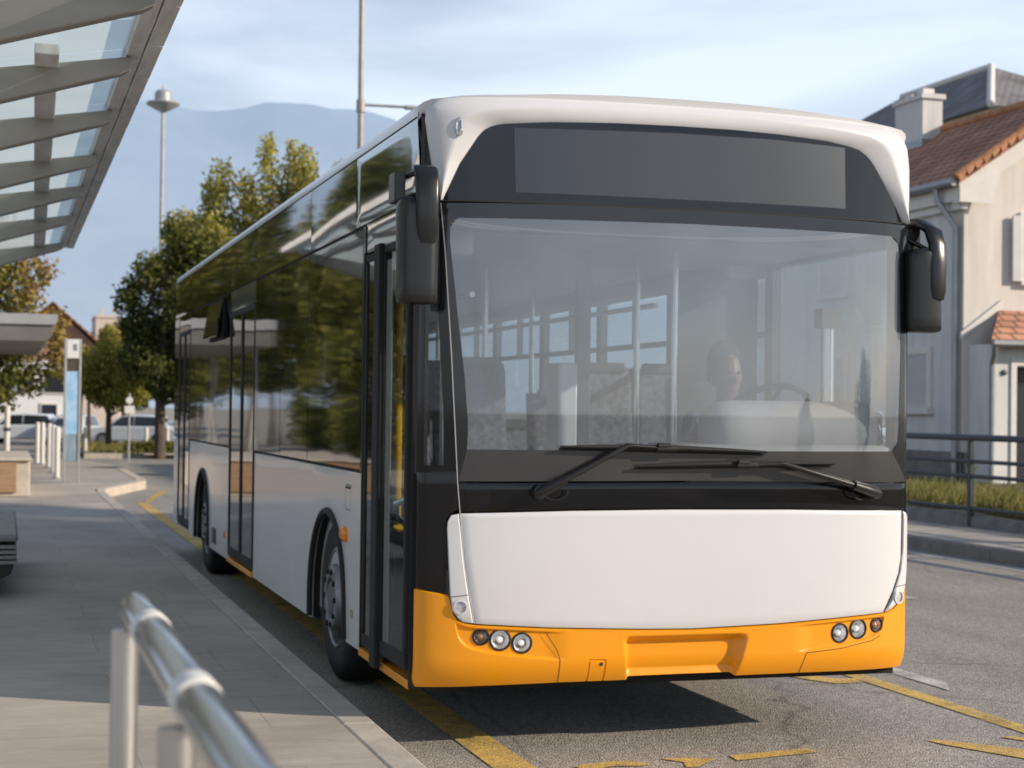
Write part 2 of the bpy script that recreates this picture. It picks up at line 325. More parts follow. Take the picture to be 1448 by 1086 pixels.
def paving():
    m,nt,N,L=newmat('platform_paving')
    out=N.new('ShaderNodeOutputMaterial'); b=N.new('ShaderNodeBsdfPrincipled'); L.new(b.outputs[0],out.inputs[0]); b.inputs['Roughness'].default_value=.72
    tc=N.new('ShaderNodeTexCoord'); P=tc.outputs['Object']
    n=N.new('ShaderNodeTexNoise'); n.inputs['Scale'].default_value=1.3; n.inputs['Detail'].default_value=10; n.inputs['Roughness'].default_value=.65; L.new(P,n.inputs['Vector'])
    r=N.new('ShaderNodeValToRGB'); r.color_ramp.elements[0].position=.3; r.color_ramp.elements[1].position=.72
    r.color_ramp.elements[0].color=(.40,.365,.325,1); r.color_ramp.elements[1].color=(.56,.505,.44,1); L.new(n.outputs[0],r.inputs[0])
    mp=N.new('ShaderNodeMapping'); mp.inputs['Scale'].default_value=(1.3,5,1); L.new(P,mp.inputs[0])
    n2=N.new('ShaderNodeTexNoise'); n2.inputs['Scale'].default_value=2.2; n2.inputs['Detail'].default_value=9; n2.inputs['Roughness'].default_value=.7; n2.inputs['Distortion'].default_value=.6; L.new(mp.outputs[0],n2.inputs['Vector'])
    r2=N.new('ShaderNodeValToRGB'); r2.color_ramp.elements[0].position=.34; r2.color_ramp.elements[0].color=(.62,.6,.58,1); r2.color_ramp.elements[1].position=.6; L.new(n2.outputs[0],r2.inputs[0])
    mx=N.new('ShaderNodeMix'); mx.data_type='RGBA'; mx.blend_type='MULTIPLY'; mx.inputs[0].default_value=.42; L.new(r.outputs[0],mx.inputs[6]); L.new(r2.outputs[0],mx.inputs[7])
    # slab joints, wandering a little
    nw=N.new('ShaderNodeTexNoise'); nw.inputs['Scale'].default_value=3; nw.inputs['Detail'].default_value=6; L.new(P,nw.inputs['Vector'])
    vm=N.new('ShaderNodeMix'); vm.data_type='VECTOR'; vm.inputs[0].default_value=.035; L.new(P,vm.inputs[4]); L.new(nw.outputs['Color'],vm.inputs[5])
    br=N.new('ShaderNodeTexBrick'); br.inputs['Scale'].default_value=1; br.inputs['Brick Width'].default_value=1.2; br.inputs['Row Height'].default_value=.8; br.inputs['Mortar Size'].default_value=.004; br.inputs['Mortar Smooth'].default_value=.3
    br.inputs['Color1'].default_value=(1,1,1,1); br.inputs['Color2'].default_value=(.96,.96,.97,1); br.inputs['Mortar'].default_value=(.62,.6,.58,1); L.new(vm.outputs[1],br.inputs['Vector'])
    mx2=N.new('ShaderNodeMix'); mx2.data_type='RGBA'; mx2.blend_type='MULTIPLY'; mx2.inputs[0].default_value=.75; L.new(mx.outputs[2],mx2.inputs[6]); L.new(br.outputs[0],mx2.inputs[7])
    vs_=N.new('ShaderNodeTexVoronoi'); vs_.inputs['Scale'].default_value=2.3; L.new(vm.outputs[1],vs_.inputs['Vector'])
    rs_=N.new('ShaderNodeValToRGB'); rs_.color_ramp.elements[0].position=.035; rs_.color_ramp.elements[0].color=(.5,.49,.48,1); rs_.color_ramp.elements[1].position=.06; L.new(vs_.outputs['Distance'],rs_.inputs[0])
    nb=N.new('ShaderNodeTexNoise'); nb.inputs['Scale'].default_value=.45; nb.inputs['Detail'].default_value=6; L.new(P,nb.inputs['Vector'])
    rb=N.new('ShaderNodeValToRGB'); rb.color_ramp.elements[0].position=.38; rb.color_ramp.elements[0].color=(.76,.75,.74,1); rb.color_ramp.elements[1].position=.58; L.new(nb.outputs[0],rb.inputs[0])
    m6=N.new('ShaderNodeMix'); m6.data_type='RGBA'; m6.blend_type='MULTIPLY'; m6.inputs[0].default_value=.55; L.new(mx2.outputs[2],m6.inputs[6]); L.new(rs_.outputs[0],m6.inputs[7])
    m7=N.new('ShaderNodeMix'); m7.data_type='RGBA'; m7.blend_type='MULTIPLY'; m7.inputs[0].default_value=.8; L.new(m6.outputs[2],m7.inputs[6]); L.new(rb.outputs[0],m7.inputs[7])
    L.new(m7.outputs[2],b.inputs['Base Color'])
    bp=N.new('ShaderNodeBump'); bp.inputs['Strength'].default_value=.5; bp.inputs['Distance'].default_value=.012; L.new(n2.outputs[0],bp.inputs['Height'])
    L.new(bp.outputs[0],b.inputs['Normal'])
    return m
M['paving']=paving()
M['kerb']=pbr('kerb_stone',(.52,.47,.415),rough=.8,var=.28,vs=5,bump=.3,bs=30)
M['kerbgrey']=pbr('kerb_grey',(.30,.28,.26),rough=.85,var=.3,vs=4,bump=.3,bs=30)
M['sidewalk']=pbr('sidewalk',(.46,.42,.38),rough=.85,var=.25,vs=2.5,bump=.2,bs=30)
M['earth']=pbr('earth',(.40,.365,.31),rough=.95,var=.4,vs=.4)
M['roughwall']=pbr('rough_concrete',(.30,.285,.26),rough=.95,var=.45,vs=5,bump=.8,bs=14)
M['soil']=pbr('verge_soil',(.10,.095,.045),rough=.95,var=.5,vs=3)
def paintmat(name,col):
    m,nt,N,L=newmat(name)
    out=N.new('ShaderNodeOutputMaterial'); b=N.new('ShaderNodeBsdfPrincipled'); b.inputs['Roughness'].default_value=.7
    tc=N.new('ShaderNodeTexCoord'); P=tc.outputs['Object']
    v=N.new('ShaderNodeTexVoronoi'); v.inputs['Scale'].default_value=95; L.new(P,v.inputs['Vector'])
    n=N.new('ShaderNodeTexNoise'); n.inputs['Scale'].default_value=5; n.inputs['Detail'].default_value=10; n.inputs['Roughness'].default_value=.72; L.new(P,n.inputs['Vector'])
    r=N.new('ShaderNodeValToRGB'); r.color_ramp.elements[0].position=.30; r.color_ramp.elements[1].position=.62
    r.color_ramp.elements[0].color=(*[c*.5+.05 for c in col],1); r.color_ramp.elements[1].color=(*col,1); L.new(n.outputs[0],r.inputs[0]); 
    sp=N.new('ShaderNodeSeparateColor'); L.new(v.outputs['Color'],sp.inputs[0])
    rr=N.new('ShaderNodeValToRGB'); rr.color_ramp.elements[0].position=.02; rr.color_ramp.elements[0].color=(.45,.45,.45,1); rr.color_ramp.elements[1].position=.4
    L.new(sp.outputs[0],rr.inputs[0])
    mx=N.new('ShaderNodeMix'); mx.data_type='RGBA'; mx.blend_type='MULTIPLY'; mx.inputs[0].default_value=.8; L.new(r.outputs[0],mx.inputs[6]); L.new(rr.outputs[0],mx.inputs[7]); L.new(mx.outputs[2],b.inputs['Base Color'])
    bp=N.new('ShaderNodeBump'); bp.inputs['Strength'].default_value=.6; bp.inputs['Distance'].default_value=.005; L.new(v.outputs['Distance'],bp.inputs['Height']); bp.invert=True; L.new(bp.outputs[0],b.inputs['Normal'])
    # worn through in places
    tr=N.new('ShaderNodeBsdfTransparent'); ms=N.new('ShaderNodeMixShader')
    n2=N.new('ShaderNodeTexNoise'); n2.inputs['Scale'].default_value=2.1; n2.inputs['Detail'].default_value=12; n2.inputs['Roughness'].default_value=.8; L.new(P,n2.inputs['Vector'])
    r3=N.new('ShaderNodeValToRGB'); r3.color_ramp.elements[0].position=.22; r3.color_ramp.elements[1].position=.50; L.new(n2.outputs[0],r3.inputs[0])
    L.new(r3.outputs[0],ms.inputs[0]); L.new(tr.outputs[0],ms.inputs[1]); L.new(b.outputs[0],ms.inputs[2]); L.new(ms.outputs[0],out.inputs[0])
    return m
M['yellowpaint']=paintmat('yellow_road_paint',(.74,.50,.13))
M['whitepaint']=paintmat('white_road_paint',(.66,.64,.60))
def mountainmat():
    m,nt,N,L=newmat('hazy_mountain')
    out=N.new('ShaderNodeOutputMaterial'); b=N.new('ShaderNodeBsdfPrincipled'); L.new(b.outputs[0],out.inputs[0]); b.inputs['Roughness'].default_value=1; b.inputs['Specular IOR Level'].default_value=0
    g=N.new('ShaderNodeNewGeometry')
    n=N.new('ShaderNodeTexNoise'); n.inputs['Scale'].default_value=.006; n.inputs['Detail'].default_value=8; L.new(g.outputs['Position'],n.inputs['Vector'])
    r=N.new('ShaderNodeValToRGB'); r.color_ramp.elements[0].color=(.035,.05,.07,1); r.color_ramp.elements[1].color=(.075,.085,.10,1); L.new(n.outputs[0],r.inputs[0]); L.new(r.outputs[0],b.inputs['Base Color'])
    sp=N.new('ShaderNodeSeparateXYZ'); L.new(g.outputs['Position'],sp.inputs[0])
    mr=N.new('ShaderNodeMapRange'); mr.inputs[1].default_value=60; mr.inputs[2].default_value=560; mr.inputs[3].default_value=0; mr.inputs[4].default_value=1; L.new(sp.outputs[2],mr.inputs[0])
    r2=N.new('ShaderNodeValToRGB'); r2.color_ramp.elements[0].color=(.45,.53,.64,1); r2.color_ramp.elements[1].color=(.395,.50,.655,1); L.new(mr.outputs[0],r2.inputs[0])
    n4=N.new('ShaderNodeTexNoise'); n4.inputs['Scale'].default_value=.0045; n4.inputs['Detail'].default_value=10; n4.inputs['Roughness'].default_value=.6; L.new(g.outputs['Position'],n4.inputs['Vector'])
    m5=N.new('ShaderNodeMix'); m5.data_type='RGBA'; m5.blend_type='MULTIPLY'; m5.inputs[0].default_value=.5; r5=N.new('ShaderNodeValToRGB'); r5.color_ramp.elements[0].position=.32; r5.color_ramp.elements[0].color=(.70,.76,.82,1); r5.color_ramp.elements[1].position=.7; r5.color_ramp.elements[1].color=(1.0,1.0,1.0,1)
    L.new(n4.outputs[0],r5.inputs[0]); L.new(r2.outputs[0],m5.inputs[6]); L.new(r5.outputs[0],m5.inputs[7]); L.new(m5.outputs[2],b.inputs['Emission Color']); b.inputs['Emission Strength'].default_value=.97  # distance haze painted in as blue emission, paler at the foot
    return m
M['mountain']=mountainmat()

# ------------------------------------------------------------------ camera, sun, sky
cam=bpy.data.cameras.new('camera'); camo=bpy.data.objects.new('camera',cam); COL.objects.link(camo); sc.camera=camo
Rm=Matrix(((.957,-.016,-.29),(-.29,-.012,-.957),(.012,1.,-.016)))
c0=Vector((Rm[0][0],Rm[1][0],Rm[2][0])).normalized(); c2=Vector((Rm[0][2],Rm[1][2],Rm[2][2])); c2=(c2-c0*c2.dot(c0)).normalized(); c1=c2.cross(c0)
camo.matrix_world=Matrix(((c0.x,c1.x,c2.x,-1.806),(c0.y,c1.y,c2.y,-7.473),(c0.z,c1.z,c2.z,1.57),(0,0,0,1)))
cam.lens=58.954; cam.sensor_width=36; cam.sensor_fit='HORIZONTAL'; cam.clip_start=.1; cam.clip_end=12000
cam.dof.use_dof=True; cam.dof.focus_distance=5.8; cam.dof.aperture_fstop=4.8; cam.dof.aperture_blades=9

SD=Vector((-.66,.40,-.335)).normalized()
sun=bpy.data.lights.new('sun','SUN'); sun.energy=5.0; sun.angle=math.radians(.8); sun.color=(1.0,.865,.70)
so=bpy.data.objects.new('sun',sun); COL.objects.link(so); so.rotation_euler=SD.to_track_quat('-Z','Y').to_euler(); so.location=(20,-20,20)
w=bpy.data.worlds.new('World'); sc.world=w; w.use_nodes=True
N=w.node_tree.nodes; L=w.node_tree.links; N.clear()
out=N.new('ShaderNodeOutputWorld'); bg=N.new('ShaderNodeBackground'); L.new(bg.outputs[0],out.inputs[0]); bg.inputs[1].default_value=.10
sky=N.new('ShaderNodeTexSky'); sky.sky_type='NISHITA'; sky.sun_disc=False; sky.sun_elevation=math.asin(-SD.z); sky.sun_rotation=math.atan2(-SD.x,-SD.y); sky.altitude=300; sky.air_density=1.0; sky.dust_density=.5; sky.ozone_density=1.4
tc=N.new('ShaderNodeTexCoord'); mp=N.new('ShaderNodeMapping'); mp.inputs['Scale'].default_value=(1.1,1.1,4.2); mp.inputs['Rotation'].default_value=(.12,.25,.7); L.new(tc.outputs['Generated'],mp.inputs[0])
n1=N.new('ShaderNodeTexNoise'); n1.inputs['Scale'].default_value=2.1; n1.inputs['Detail'].default_value=10; n1.inputs['Roughness'].default_value=.52; n1.inputs['Distortion'].default_value=.4; L.new(mp.outputs[0],n1.inputs['Vector'])
rp=N.new('ShaderNodeValToRGB'); rp.color_ramp.elements[0].position=.36; rp.color_ramp.elements[0].color=(.34,.34,.34,1); rp.color_ramp.elements[1].position=.62; rp.color_ramp.elements[1].color=(.95,.95,.95,1); L.new(n1.outputs[0],rp.inputs[0])
sz=N.new('ShaderNodeSeparateXYZ'); L.new(tc.outputs['Generated'],sz.inputs[0])
el=N.new('ShaderNodeMapRange'); el.interpolation_type='SMOOTHSTEP'; el.inputs[1].default_value=.12; el.inputs[2].default_value=.55; el.inputs[3].default_value=1.0; el.inputs[4].default_value=.22; L.new(sz.outputs[2],el.inputs[0])
em=N.new('ShaderNodeMath'); em.operation='MULTIPLY'; L.new(rp.outputs[0],em.inputs[0]); L.new(el.outputs[0],em.inputs[1])
mx=N.new('ShaderNodeMix'); mx.data_type='RGBA'; L.new(em.outputs[0],mx.inputs[0]); L.new(sky.outputs[0],mx.inputs[6]); mx.inputs[7].default_value=(9.3,10.4,12.2,1)
L.new(mx.outputs[2],bg.inputs[0])
sc.view_settings.view_transform='Standard'; sc.view_settings.look='None'; sc.view_settings.exposure=0; sc.view_settings.gamma=1
sc.cycles.max_bounces=10; sc.cycles.transparent_max_bounces=16; sc.cycles.glossy_bounces=4; sc.cycles.diffuse_bounces=3
sc.cycles.use_denoising=True; sc.cycles.caustics_reflective=False; sc.cycles.caustics_refractive=False; sc.cycles.sample_clamp_indirect=4

# ------------------------------------------------------------------ the bus
W=2.52; BOW=.17; PEX=2.8
BUS=thing('city_bus','white and orange single-deck city bus with big windscreen standing at the kerb','bus',(1.26,5.6,0))
def yf(x):
    t=min(1.0,abs((x-W/2)/(W/2))); return -BOW*math.sqrt(max(0,1-t**PEX))
def prof(z):
    y=0
    if z<.44: y+=.055*((.44-z)/.14)**2
    if z>2.90: y+=.10*((z-2.90)/.14)**2
    return y
def S(x,z):
    return Vector((x,yf(x)+prof(z),z))
def s2x(s):
    c=math.cos(PI*(1-s)); return W/2+W/2*math.copysign(abs(c)**(2/PEX),c)
def x2s(x):
    t=max(-1,min(1,(x-W/2)/(W/2))); return 1-math.acos(math.copysign(abs(t)**(PEX/2),t))/PI
def F(x,z,off=0.0):
    s=x2s(x); e=.004; a=max(0,s-e); b=min(1,s+e)
    du=S(s2x(b),z)-S(s2x(a),z); dv=S(x,z+.004)-S(x,z-.004)
    n=du.cross(dv); n.normalize()
    return S(x,z)+n*off
def FL(y,z,off=0.0): return Vector((0-off,y,z))
def FR(y,z,off=0.0): return Vector((W+off,y,z))

def resample(pl,n,key=None):
    # arc-length resample of a 2D polyline to n+1 points
    d=[0]
    for a,b in zip(pl,pl[1:]): d.append(d[-1]+math.hypot(b[0]-a[0],b[1]-a[1]))
    out=[];j=0
    for i in range(n+1):
        t=d[-1]*i/n
        while j<len(d)-2 and d[j+1]<t: j+=1
        f=(t-d[j])/max(1e-9,d[j+1]-d[j]); a,b=pl[j],pl[j+1]
        out.append((a[0]+(b[0]-a[0])*f,a[1]+(b[1]-a[1])*f))
    return out
def interp(pts,x):
    if x<=pts[0][0]: return pts[0][1]
    for a,b in zip(pts,pts[1:]):
        if x<=b[0]: return a[1]+(b[1]-a[1])*(x-a[0])/max(1e-9,b[0]-a[0])
    return pts[-1][1]
def grid(mb,P,nu,nv,m=0,skirt=None):
    # P[i][j] points; faces outward given u x v
    o=len(mb.v)
    for row in P: mb.v+=[tuple(p) for p in row]
    c=nu+1
    for j in range(nv):
        for i in range(nu):
            a=o+j*c+i; mb.f.append((a,a+1,a+1+c,a+c)); mb.m.append(m)
    if skirt:
        loop=[(0,i) for i in range(nu)]+[(j,nu) for j in range(nv)]+[(nv,i) for i in range(nu,0,-1)]+[(j,0) for j in range(nv,0,-1)]
        k=len(loop); so_=len(mb.v)
        for j,i in loop: mb.v.append(tuple(skirt(j,i)))
        for q in range(k):
            a=o+loop[q][0]*c+loop[q][1]; b=o+loop[(q+1)%k][0]*c+loop[(q+1)%k][1]
            mb.f.append((b,a,so_+q,so_+(q+1)%k)); mb.m.append(m)
def sheet(mb,map_,rows,nu,nvs,off=0.0,th=.02,m=0,disp=None,flip=False,round_=.004):
    # rows: polylines bottom to top in the panel's own 2D coordinates; thin panel with returned edges
    R=[resample(r,nu) for r in rows]; P2=[]
    for k in range(len(R)-1):
        nv=nvs if isinstance(nvs,int) else nvs[k]
        for j in range(nv):
            f=j/nv; P2.append([(a[0]+(b[0]-a[0])*f,a[1]+(b[1]-a[1])*f) for a,b in zip(R[k],R[k+1])])
    P2.append(R[-1]); nv=len(P2)-1
    if flip: P2=[list(reversed(r)) for r in P2]
    def o_(i,j,p):
        e=off
        if disp: e+=disp(*p)
        if round_ and (i in (0,nu) or j in (0,nv)): e-=round_
        return e
    P=[[map_(p[0],p[1],o_(i,j,p)) for i,p in enumerate(r)] for j,r in enumerate(P2)]
    sk=(lambda j,i: map_(P2[j][i][0],P2[j][i][1],off-th)) if th else None
    grid(mb,P,nu,nv,m,sk)
def ring(mb,map_,outer,inner,n,prof_,m=0,closed=True):
    # strip between two outlines; prof_: [(f, off)] from outer to inner
    A=resample(outer,n); B=resample(inner,n); o=len(mb.v); k=len(prof_)
    cnt=n if closed else n+1
    for i in range(cnt):
        for f,off in prof_:
            x=A[i][0]+(B[i][0]-A[i][0])*f; z=A[i][1]+(B[i][1]-A[i][1])*f; mb.v.append(tuple(map_(x,z,off)))
    for i in range(n):
        for j in range(k-1):
            a=o+i*k+j; b=o+((i+1)%cnt)*k+j; mb.f.append((a,b,b+1,a+1)); mb.m.append(m)
def rrect(x0,x1,z0,z1,r,n=6,start='bl'):
    pts=[]
    for cx,cz,a0 in ((x0+r,z0+r,PI),(x1-r,z0+r,1.5*PI),(x1-r,z1-r,0),(x0+r,z1-r,.5*PI)):
        for i in range(n+1):
            a=a0+.5*PI*i/n; pts.append((cx+r*math.cos(a),cz+r*math.sin(a)))
    pts.append(pts[0]); return pts
def line_on(mb,map_,pts,wd,off,n=40,m=0,th=.0):
    # a narrow strip lying along a polyline on the body
    A=resample(pts,n); P=[map_(p[0],p[1],off) for p in A]; o=len(mb.v)
    for i,p in enumerate(P):
        t=(P[min(n,i+1)]-P[max(0,i-1)]).normalized()
        q=A[i]; e=.004
        nn=(map_(q[0],q[1],off+.01)-map_(q[0],q[1],off)).normalized(); s_=t.cross(nn).normalized()*(wd/2)
        mb.v+= [tuple(p-s_),tuple(p+s_)]
    for i in range(n):
        a=o+2*i; mb.f.append((a,a+1,a+3,a+2)); mb.m.append(m)
def smooth(a,b,x):
    t=max(0,min(1,(x-a)/(b-a))); return t*t*(3-2*t)

# bumper -----------------------------------------------------------
BT=[(0,.754),(.07,.742),(.128,.732),(.142,.722),(.150,.690),(.162,.645),(.18,.615),(.215,.602),(.258,.594),(.6,.574),(1.05,.558),(1.3,.553),(1.75,.565),(2.355,.596),(2.42,.617),(2.46,.645),(2.49,.682),(2.505,.712),(2.512,.735),(2.52,.744)]
BB=[(0,.297),(.1,.300),(.3,.308),(.65,.318),(1.26,.322),(1.9,.322),(2.3,.316),(2.45,.315),(2.52,.315)]
CR=[(.172,.60),(.178,.56),(.192,.525),(.215,.500),(.25,.482),(.32,.466),(.45,.449),(.654,.428)]
def bump_disp(x,z):
    d=0.0
    # number plate recess
    zt,zb=.535,.325
    if .93<x<1.64 and z<.55:
        f=max(0,min(1,(zt-z)/(zt-zb)))
        lo=.956+.030*f; hi=1.608-.064*f
        li=.995+.008*f; hi_i=1.545-.02*f
        a=min(smooth(lo,li+.006,x),1-smooth(hi_i-.006,hi,x))
        b=1-smooth(.490,.534,z)
        c=smooth(.318,.352,z)*.55+.45
        d-=.052*a*b*c
    # sunken lamp panels above the crease
    for mx_ in (0,1):
        xx=x if not mx_ else W-x+.01
        if .165<xx<.70:
            zc=interp(CR,xx)
            inside=smooth(zc-.002,zc+.010,z)*(1-smooth(.575,.70,xx))*smooth(.172,.182,xx)
            top=interp(BT,x)-.012
            inside*=1-smooth(top-.012,top,z)
            d-=.012*inside
    for lx,lz,lr in ((.288,.540,.031),(.376,.525,.042),(.477,.509,.040),(2.315,.541,.030),(2.203,.527,.042),(2.097,.511,.040)):
        if abs(x-lx)<.07 and math.hypot(x-lx,z-lz)<lr+.001: d-=.06
    # bottom cover flap outline
    if .78<x<.885 and z<.44:
        dx=min(abs(x-.797),abs(x-.874)); dz=abs(z-.424)
        if (.797<=x<=.874 and dz<.004) or (z<.424 and dx<.004): d-=.006
    return d
mb=MB()
nu=820; nv=90; P=[];P2=[]
for j in range(nv+1):
    row=[];r2=[]
    for i in range(nu+1):
        x=s2x(i/nu)
        # slightly denser where it matters
        b=interp(BB,x); t=interp(BT,x); z=b+(t-b)*j/nv
        e=bump_disp(x,z)- (.006 if j in (0,nv) else 0)
        row.append(F(x,z,e)); r2.append((x,z))
    P.append(row);P2.append(r2)
grid(mb,P,nu,nv,0,lambda j,i:F(*P2[j][i],-.05))
for pts in ([(.655,.316),(.655,.43)],[(.655,.43),(.64,.475),(.585,.558)],[(1.878,.316),(1.886,.36),(1.904,.424)],[(1.904,.424),(2.1,.438),(2.28,.468),(2.33,.49)]):
    line_on(mb,F,pts,.0032,.0010,m=1)
mb.lathe([(0,.003),(.008,.003),(.009,0)],F(.855,.405,0),(0,-1,0),12,1)
bumper=mb.build('bumper',[M['orange'],M['seam']],BUS,angle=28)
tag(bumper,'orange front bumper with a recessed number plate space')
# bonnet flap
fl_rows=[[(.262,.600),(.6,.580),(1.05,.564),(1.3,.559),(1.75,.571),(2.345,.602)],
 [(.243,.69),(2.405,.70)],[(.226,.80),(2.447,.79)],[(.209,.90),(2.464,.863)],[(.195,1.04),(2.468,1.03)],[(.190,1.100),(.7,1.112),(1.2,1.116),(1.8,1.112),(2.466,1.098)]]
mb=MB(); sheet(mb,F,fl_rows,120,6,off=.006,th=.03,round_=.006)
mb.build('bonnet_panel',M['white'],BUS,angle=30)
# corner trims with round lamp
lt=[[(.186,.622),(.205,.609),(.252,.603)],[(.158,.66),(.236,.69)],[(.147,.73),(.219,.79)],[(.137,.90),(.202,.90)],[(.130,1.03),(.188,1.04)],[(.132,1.065),(.184,1.075)],[(.148,1.092),(.182,1.099)]]
mb=MB(); sheet(mb,F,lt,14,[4,4,6,6,2,2],off=.008,th=.03,round_=.006); line_on(mb,F,[(.150,.722),(.228,.732)],.003,.0095,m=1)
lt_o=mb.build('corner_trim',[M['white'],M['seam']],BUS)
rt=[[(2.356,.605),(2.40,.618),(2.44,.640)],[(2.402,.66),(2.486,.695)],[(2.416,.70),(2.503,.74)],[(2.457,.80),(2.512,.82)],[(2.474,.90),(2.515,.92)],[(2.477,1.04),(2.516,1.03)],[(2.476,1.096),(2.508,1.085)]]
mb=MB(); sheet(mb,F,rt,14,[4,4,6,6,4,3],off=.008,th=.03,round_=.006); line_on(mb,F,[(2.425,.725),(2.505,.731)],.003,.0095,m=1)
rt_o=mb.build('corner_trim',[M['white'],M['seam']],BUS)
def normal(x,z): return (F(x,z,.05)-F(x,z,0)).normalized()
for (x,z,par) in ((.194,.676,lt_o),(2.442,.672,rt_o)):
    n=normal(x,z); c=F(x,z,.009)
    mb=MB(); mb.lathe([(.034,0),(.034,.004),(.026,.005),(.025,-.004)],c,n,28,0); mb.lathe([(.025,-.004),(.018,-.012),(0,-.014)],c,n,24,1); mb.lathe([(.025,.001),(.015,.006),(0,.007)],c,n,24,2)
    mb.build('round_lamp',[M['white'],M['reflector'],M['lens']],par)
# headlights: outer turn signal, main beam, fog
for (x,z,r,kind) in ((.288,.540,.031,'a'),(.376,.525,.042,'w'),(.477,.509,.040,'f'),(2.315,.541,.030,'a'),(2.203,.527,.042,'w'),(2.097,.511,.040,'f')):
    off=-.012; n=normal(x,z); c=F(x,z,off)
    h=thing('headlight',None,None,(0,0,0)) if False else None
    mb=MB(); mb.lathe([(r+.009,-.004),(r+.009,.003),(r+.004,.006),(r,.003),(r,-.02)],c,n,32,0)
    bez=mb.build('headlight',M['rubber'],BUS)
    mb=MB(); mb.lathe([(r,-.004),(r*.86,-.012),(r*.55,-.026),(r*.3,-.034),(0,-.036)],c,n,32,0); mb.build('reflector',M['reflector'],bez)
    mb=MB(); mb.lathe([(r*q,-.030) for q in ([.52] if kind=='a' else [.34])]+[(r*(.5 if kind=='a' else .34),-.010),(r*.25,-.004),(0,-.002)],c,n,16,0); mb.build('bulb',M['amber'] if kind=='a' else M['bulb'],bez)
    if kind!='a':
        mb=MB(); mb.lathe([(r*.34,-.034),(r*.42,-.026),(r*.36,-.02)],c+Vector((r*.1,0,-r*.12)),n,12,0); mb.build('inner_ring',M['amber'],bez)
    mb=MB(); mb.lathe([(r,.0),(r*.8,.008),(r*.5,.013),(0,.016)],c,n,32,0); mb.build('lens',M['lens'],bez)
# black strip under the windscreen
mb=MB(); sheet(mb,F,[[(.187,1.108),(.7,1.120),(1.2,1.124),(1.8,1.120),(2.512,1.092)],[(.176,1.238),(1.2,1.242),(2.512,1.232)]],90,8,off=.0,th=.03,round_=.004)
mb.build('wiper_panel',M['black'],BUS,angle=30)
# windscreen: border ring and clear pane
xo=[(.178,1.247),(.6,1.249),(1.26,1.251),(1.9,1.249),(2.506,1.240),(2.512,1.6),(2.505,2.0),(2.488,2.516)]
def wsOuter():
    b=resample([(.178,1.247),(1.26,1.252),(2.508,1.240)],60); r=resample([(2.508,1.240),(2.510,1.7),(2.490,2.516)],34); t=resample([(2.490,2.516),(1.9,2.522),(1.26,2.524),(.6,2.522),(.088,2.514)],60); l=resample([(.088,2.514),(.110,2.30),(.145,1.8),(.178,1.247)],34)
    return b,r,t,l
def wsInner():
    b=resample([(.214,1.392),(1.26,1.392),(2.395,1.392)],60); r=resample([(2.395,1.392),(2.432,1.42),(2.442,1.50),(2.452,1.9),(2.438,2.36),(2.425,2.435),(2.38,2.456)],34); t=resample([(2.38,2.456),(1.26,2.460),(.16,2.447)],60); l=resample([(.16,2.447),(.128,2.43),(.125,2.36),(.172,1.95),(.20,1.72),(.218,1.50),(.214,1.392)],34)
    return b,r,t,l
O_=wsOuter(); I_=wsInner()
mb=MB()
for k in range(4):
    o=len(mb.v); A,B=O_[k],I_[k]
    fs=(0,.25,.5,.75,1)
    for i in range(len(A)):
        for f in fs:
            x=A[i][0]+(B[i][0]-A[i][0])*f; z=A[i][1]+(B[i][1]-A[i][1])*f; mb.v.append(tuple(F(x,z,0)))
    for i in range(len(A)-1):
        for j in range(len(fs)-1):
            a=o+i*5+j; mb.f.append((a,a+5,a+6,a+1)); mb.m.append(1 if k==0 else 0)
wsf=mb.build('windscreen_border',[M['frit'],M['lowfrit']],BUS,angle=50)
mb=MB()
rows=[]
lft=I_[3][::-1]; rgt=I_[1]
for k in range(0,35,2): rows.append([lft[k],((lft[k][0]+rgt[k][0])/2,(I_[0][30][1]*(34-k)+I_[2][30][1]*k)/34),rgt[k]])
sheet(mb,F,rows,60,1,off=-.001,th=0,round_=0)
mb.build('windscreen',M['windscreen'],BUS,angle=60)
mb=MB(); line_on(mb,F,[(.086,2.514),(.107,2.30),(.142,1.8),(.174,1.247),(.187,1.10)],.005,.003,n=50,m=0); line_on(mb,F,[(.188,1.10),(.205,.90),(.257,.602)],.004,.002,n=30,m=1)
mb.build('edge_gasket',[M['gasket'],M['white'],M['seam']],BUS)
mb=MB(); line_on(mb,F,[(2.472,1.10),(2.470,.863),(2.452,.79),(2.41,.70),(2.352,.602)],.009,.0015,n=40,m=2)
mb.build('edge_gasket',[M['gasket'],M['white'],M['seam']],BUS)
mb=MB(); line_on(mb,F,[(2.513,1.09),(2.513,1.7),(2.496,2.50)],.007,.002,n=40,m=2)
mb.build('edge_gasket',[M['gasket'],M['white'],M['seam']],BUS)
# destination panel
D=[(.092,2.529),(.168,2.697),(.252,2.826),(.275,2.852),(.300,2.868),(.330,2.878),(.365,2.884),(.598,2.903),(.9,2.917),(1.187,2.922),(1.5,2.922),(1.736,2.914),(2.0,2.897),(2.13,2.880),(2.19,2.866),(2.235,2.84),(2.272,2.805),(2.38,2.66),(2.474,2.529)]
mb=MB(); bot=resample([(.092,2.5285),(1.26,2.531),(2.474,2.5285)],120)
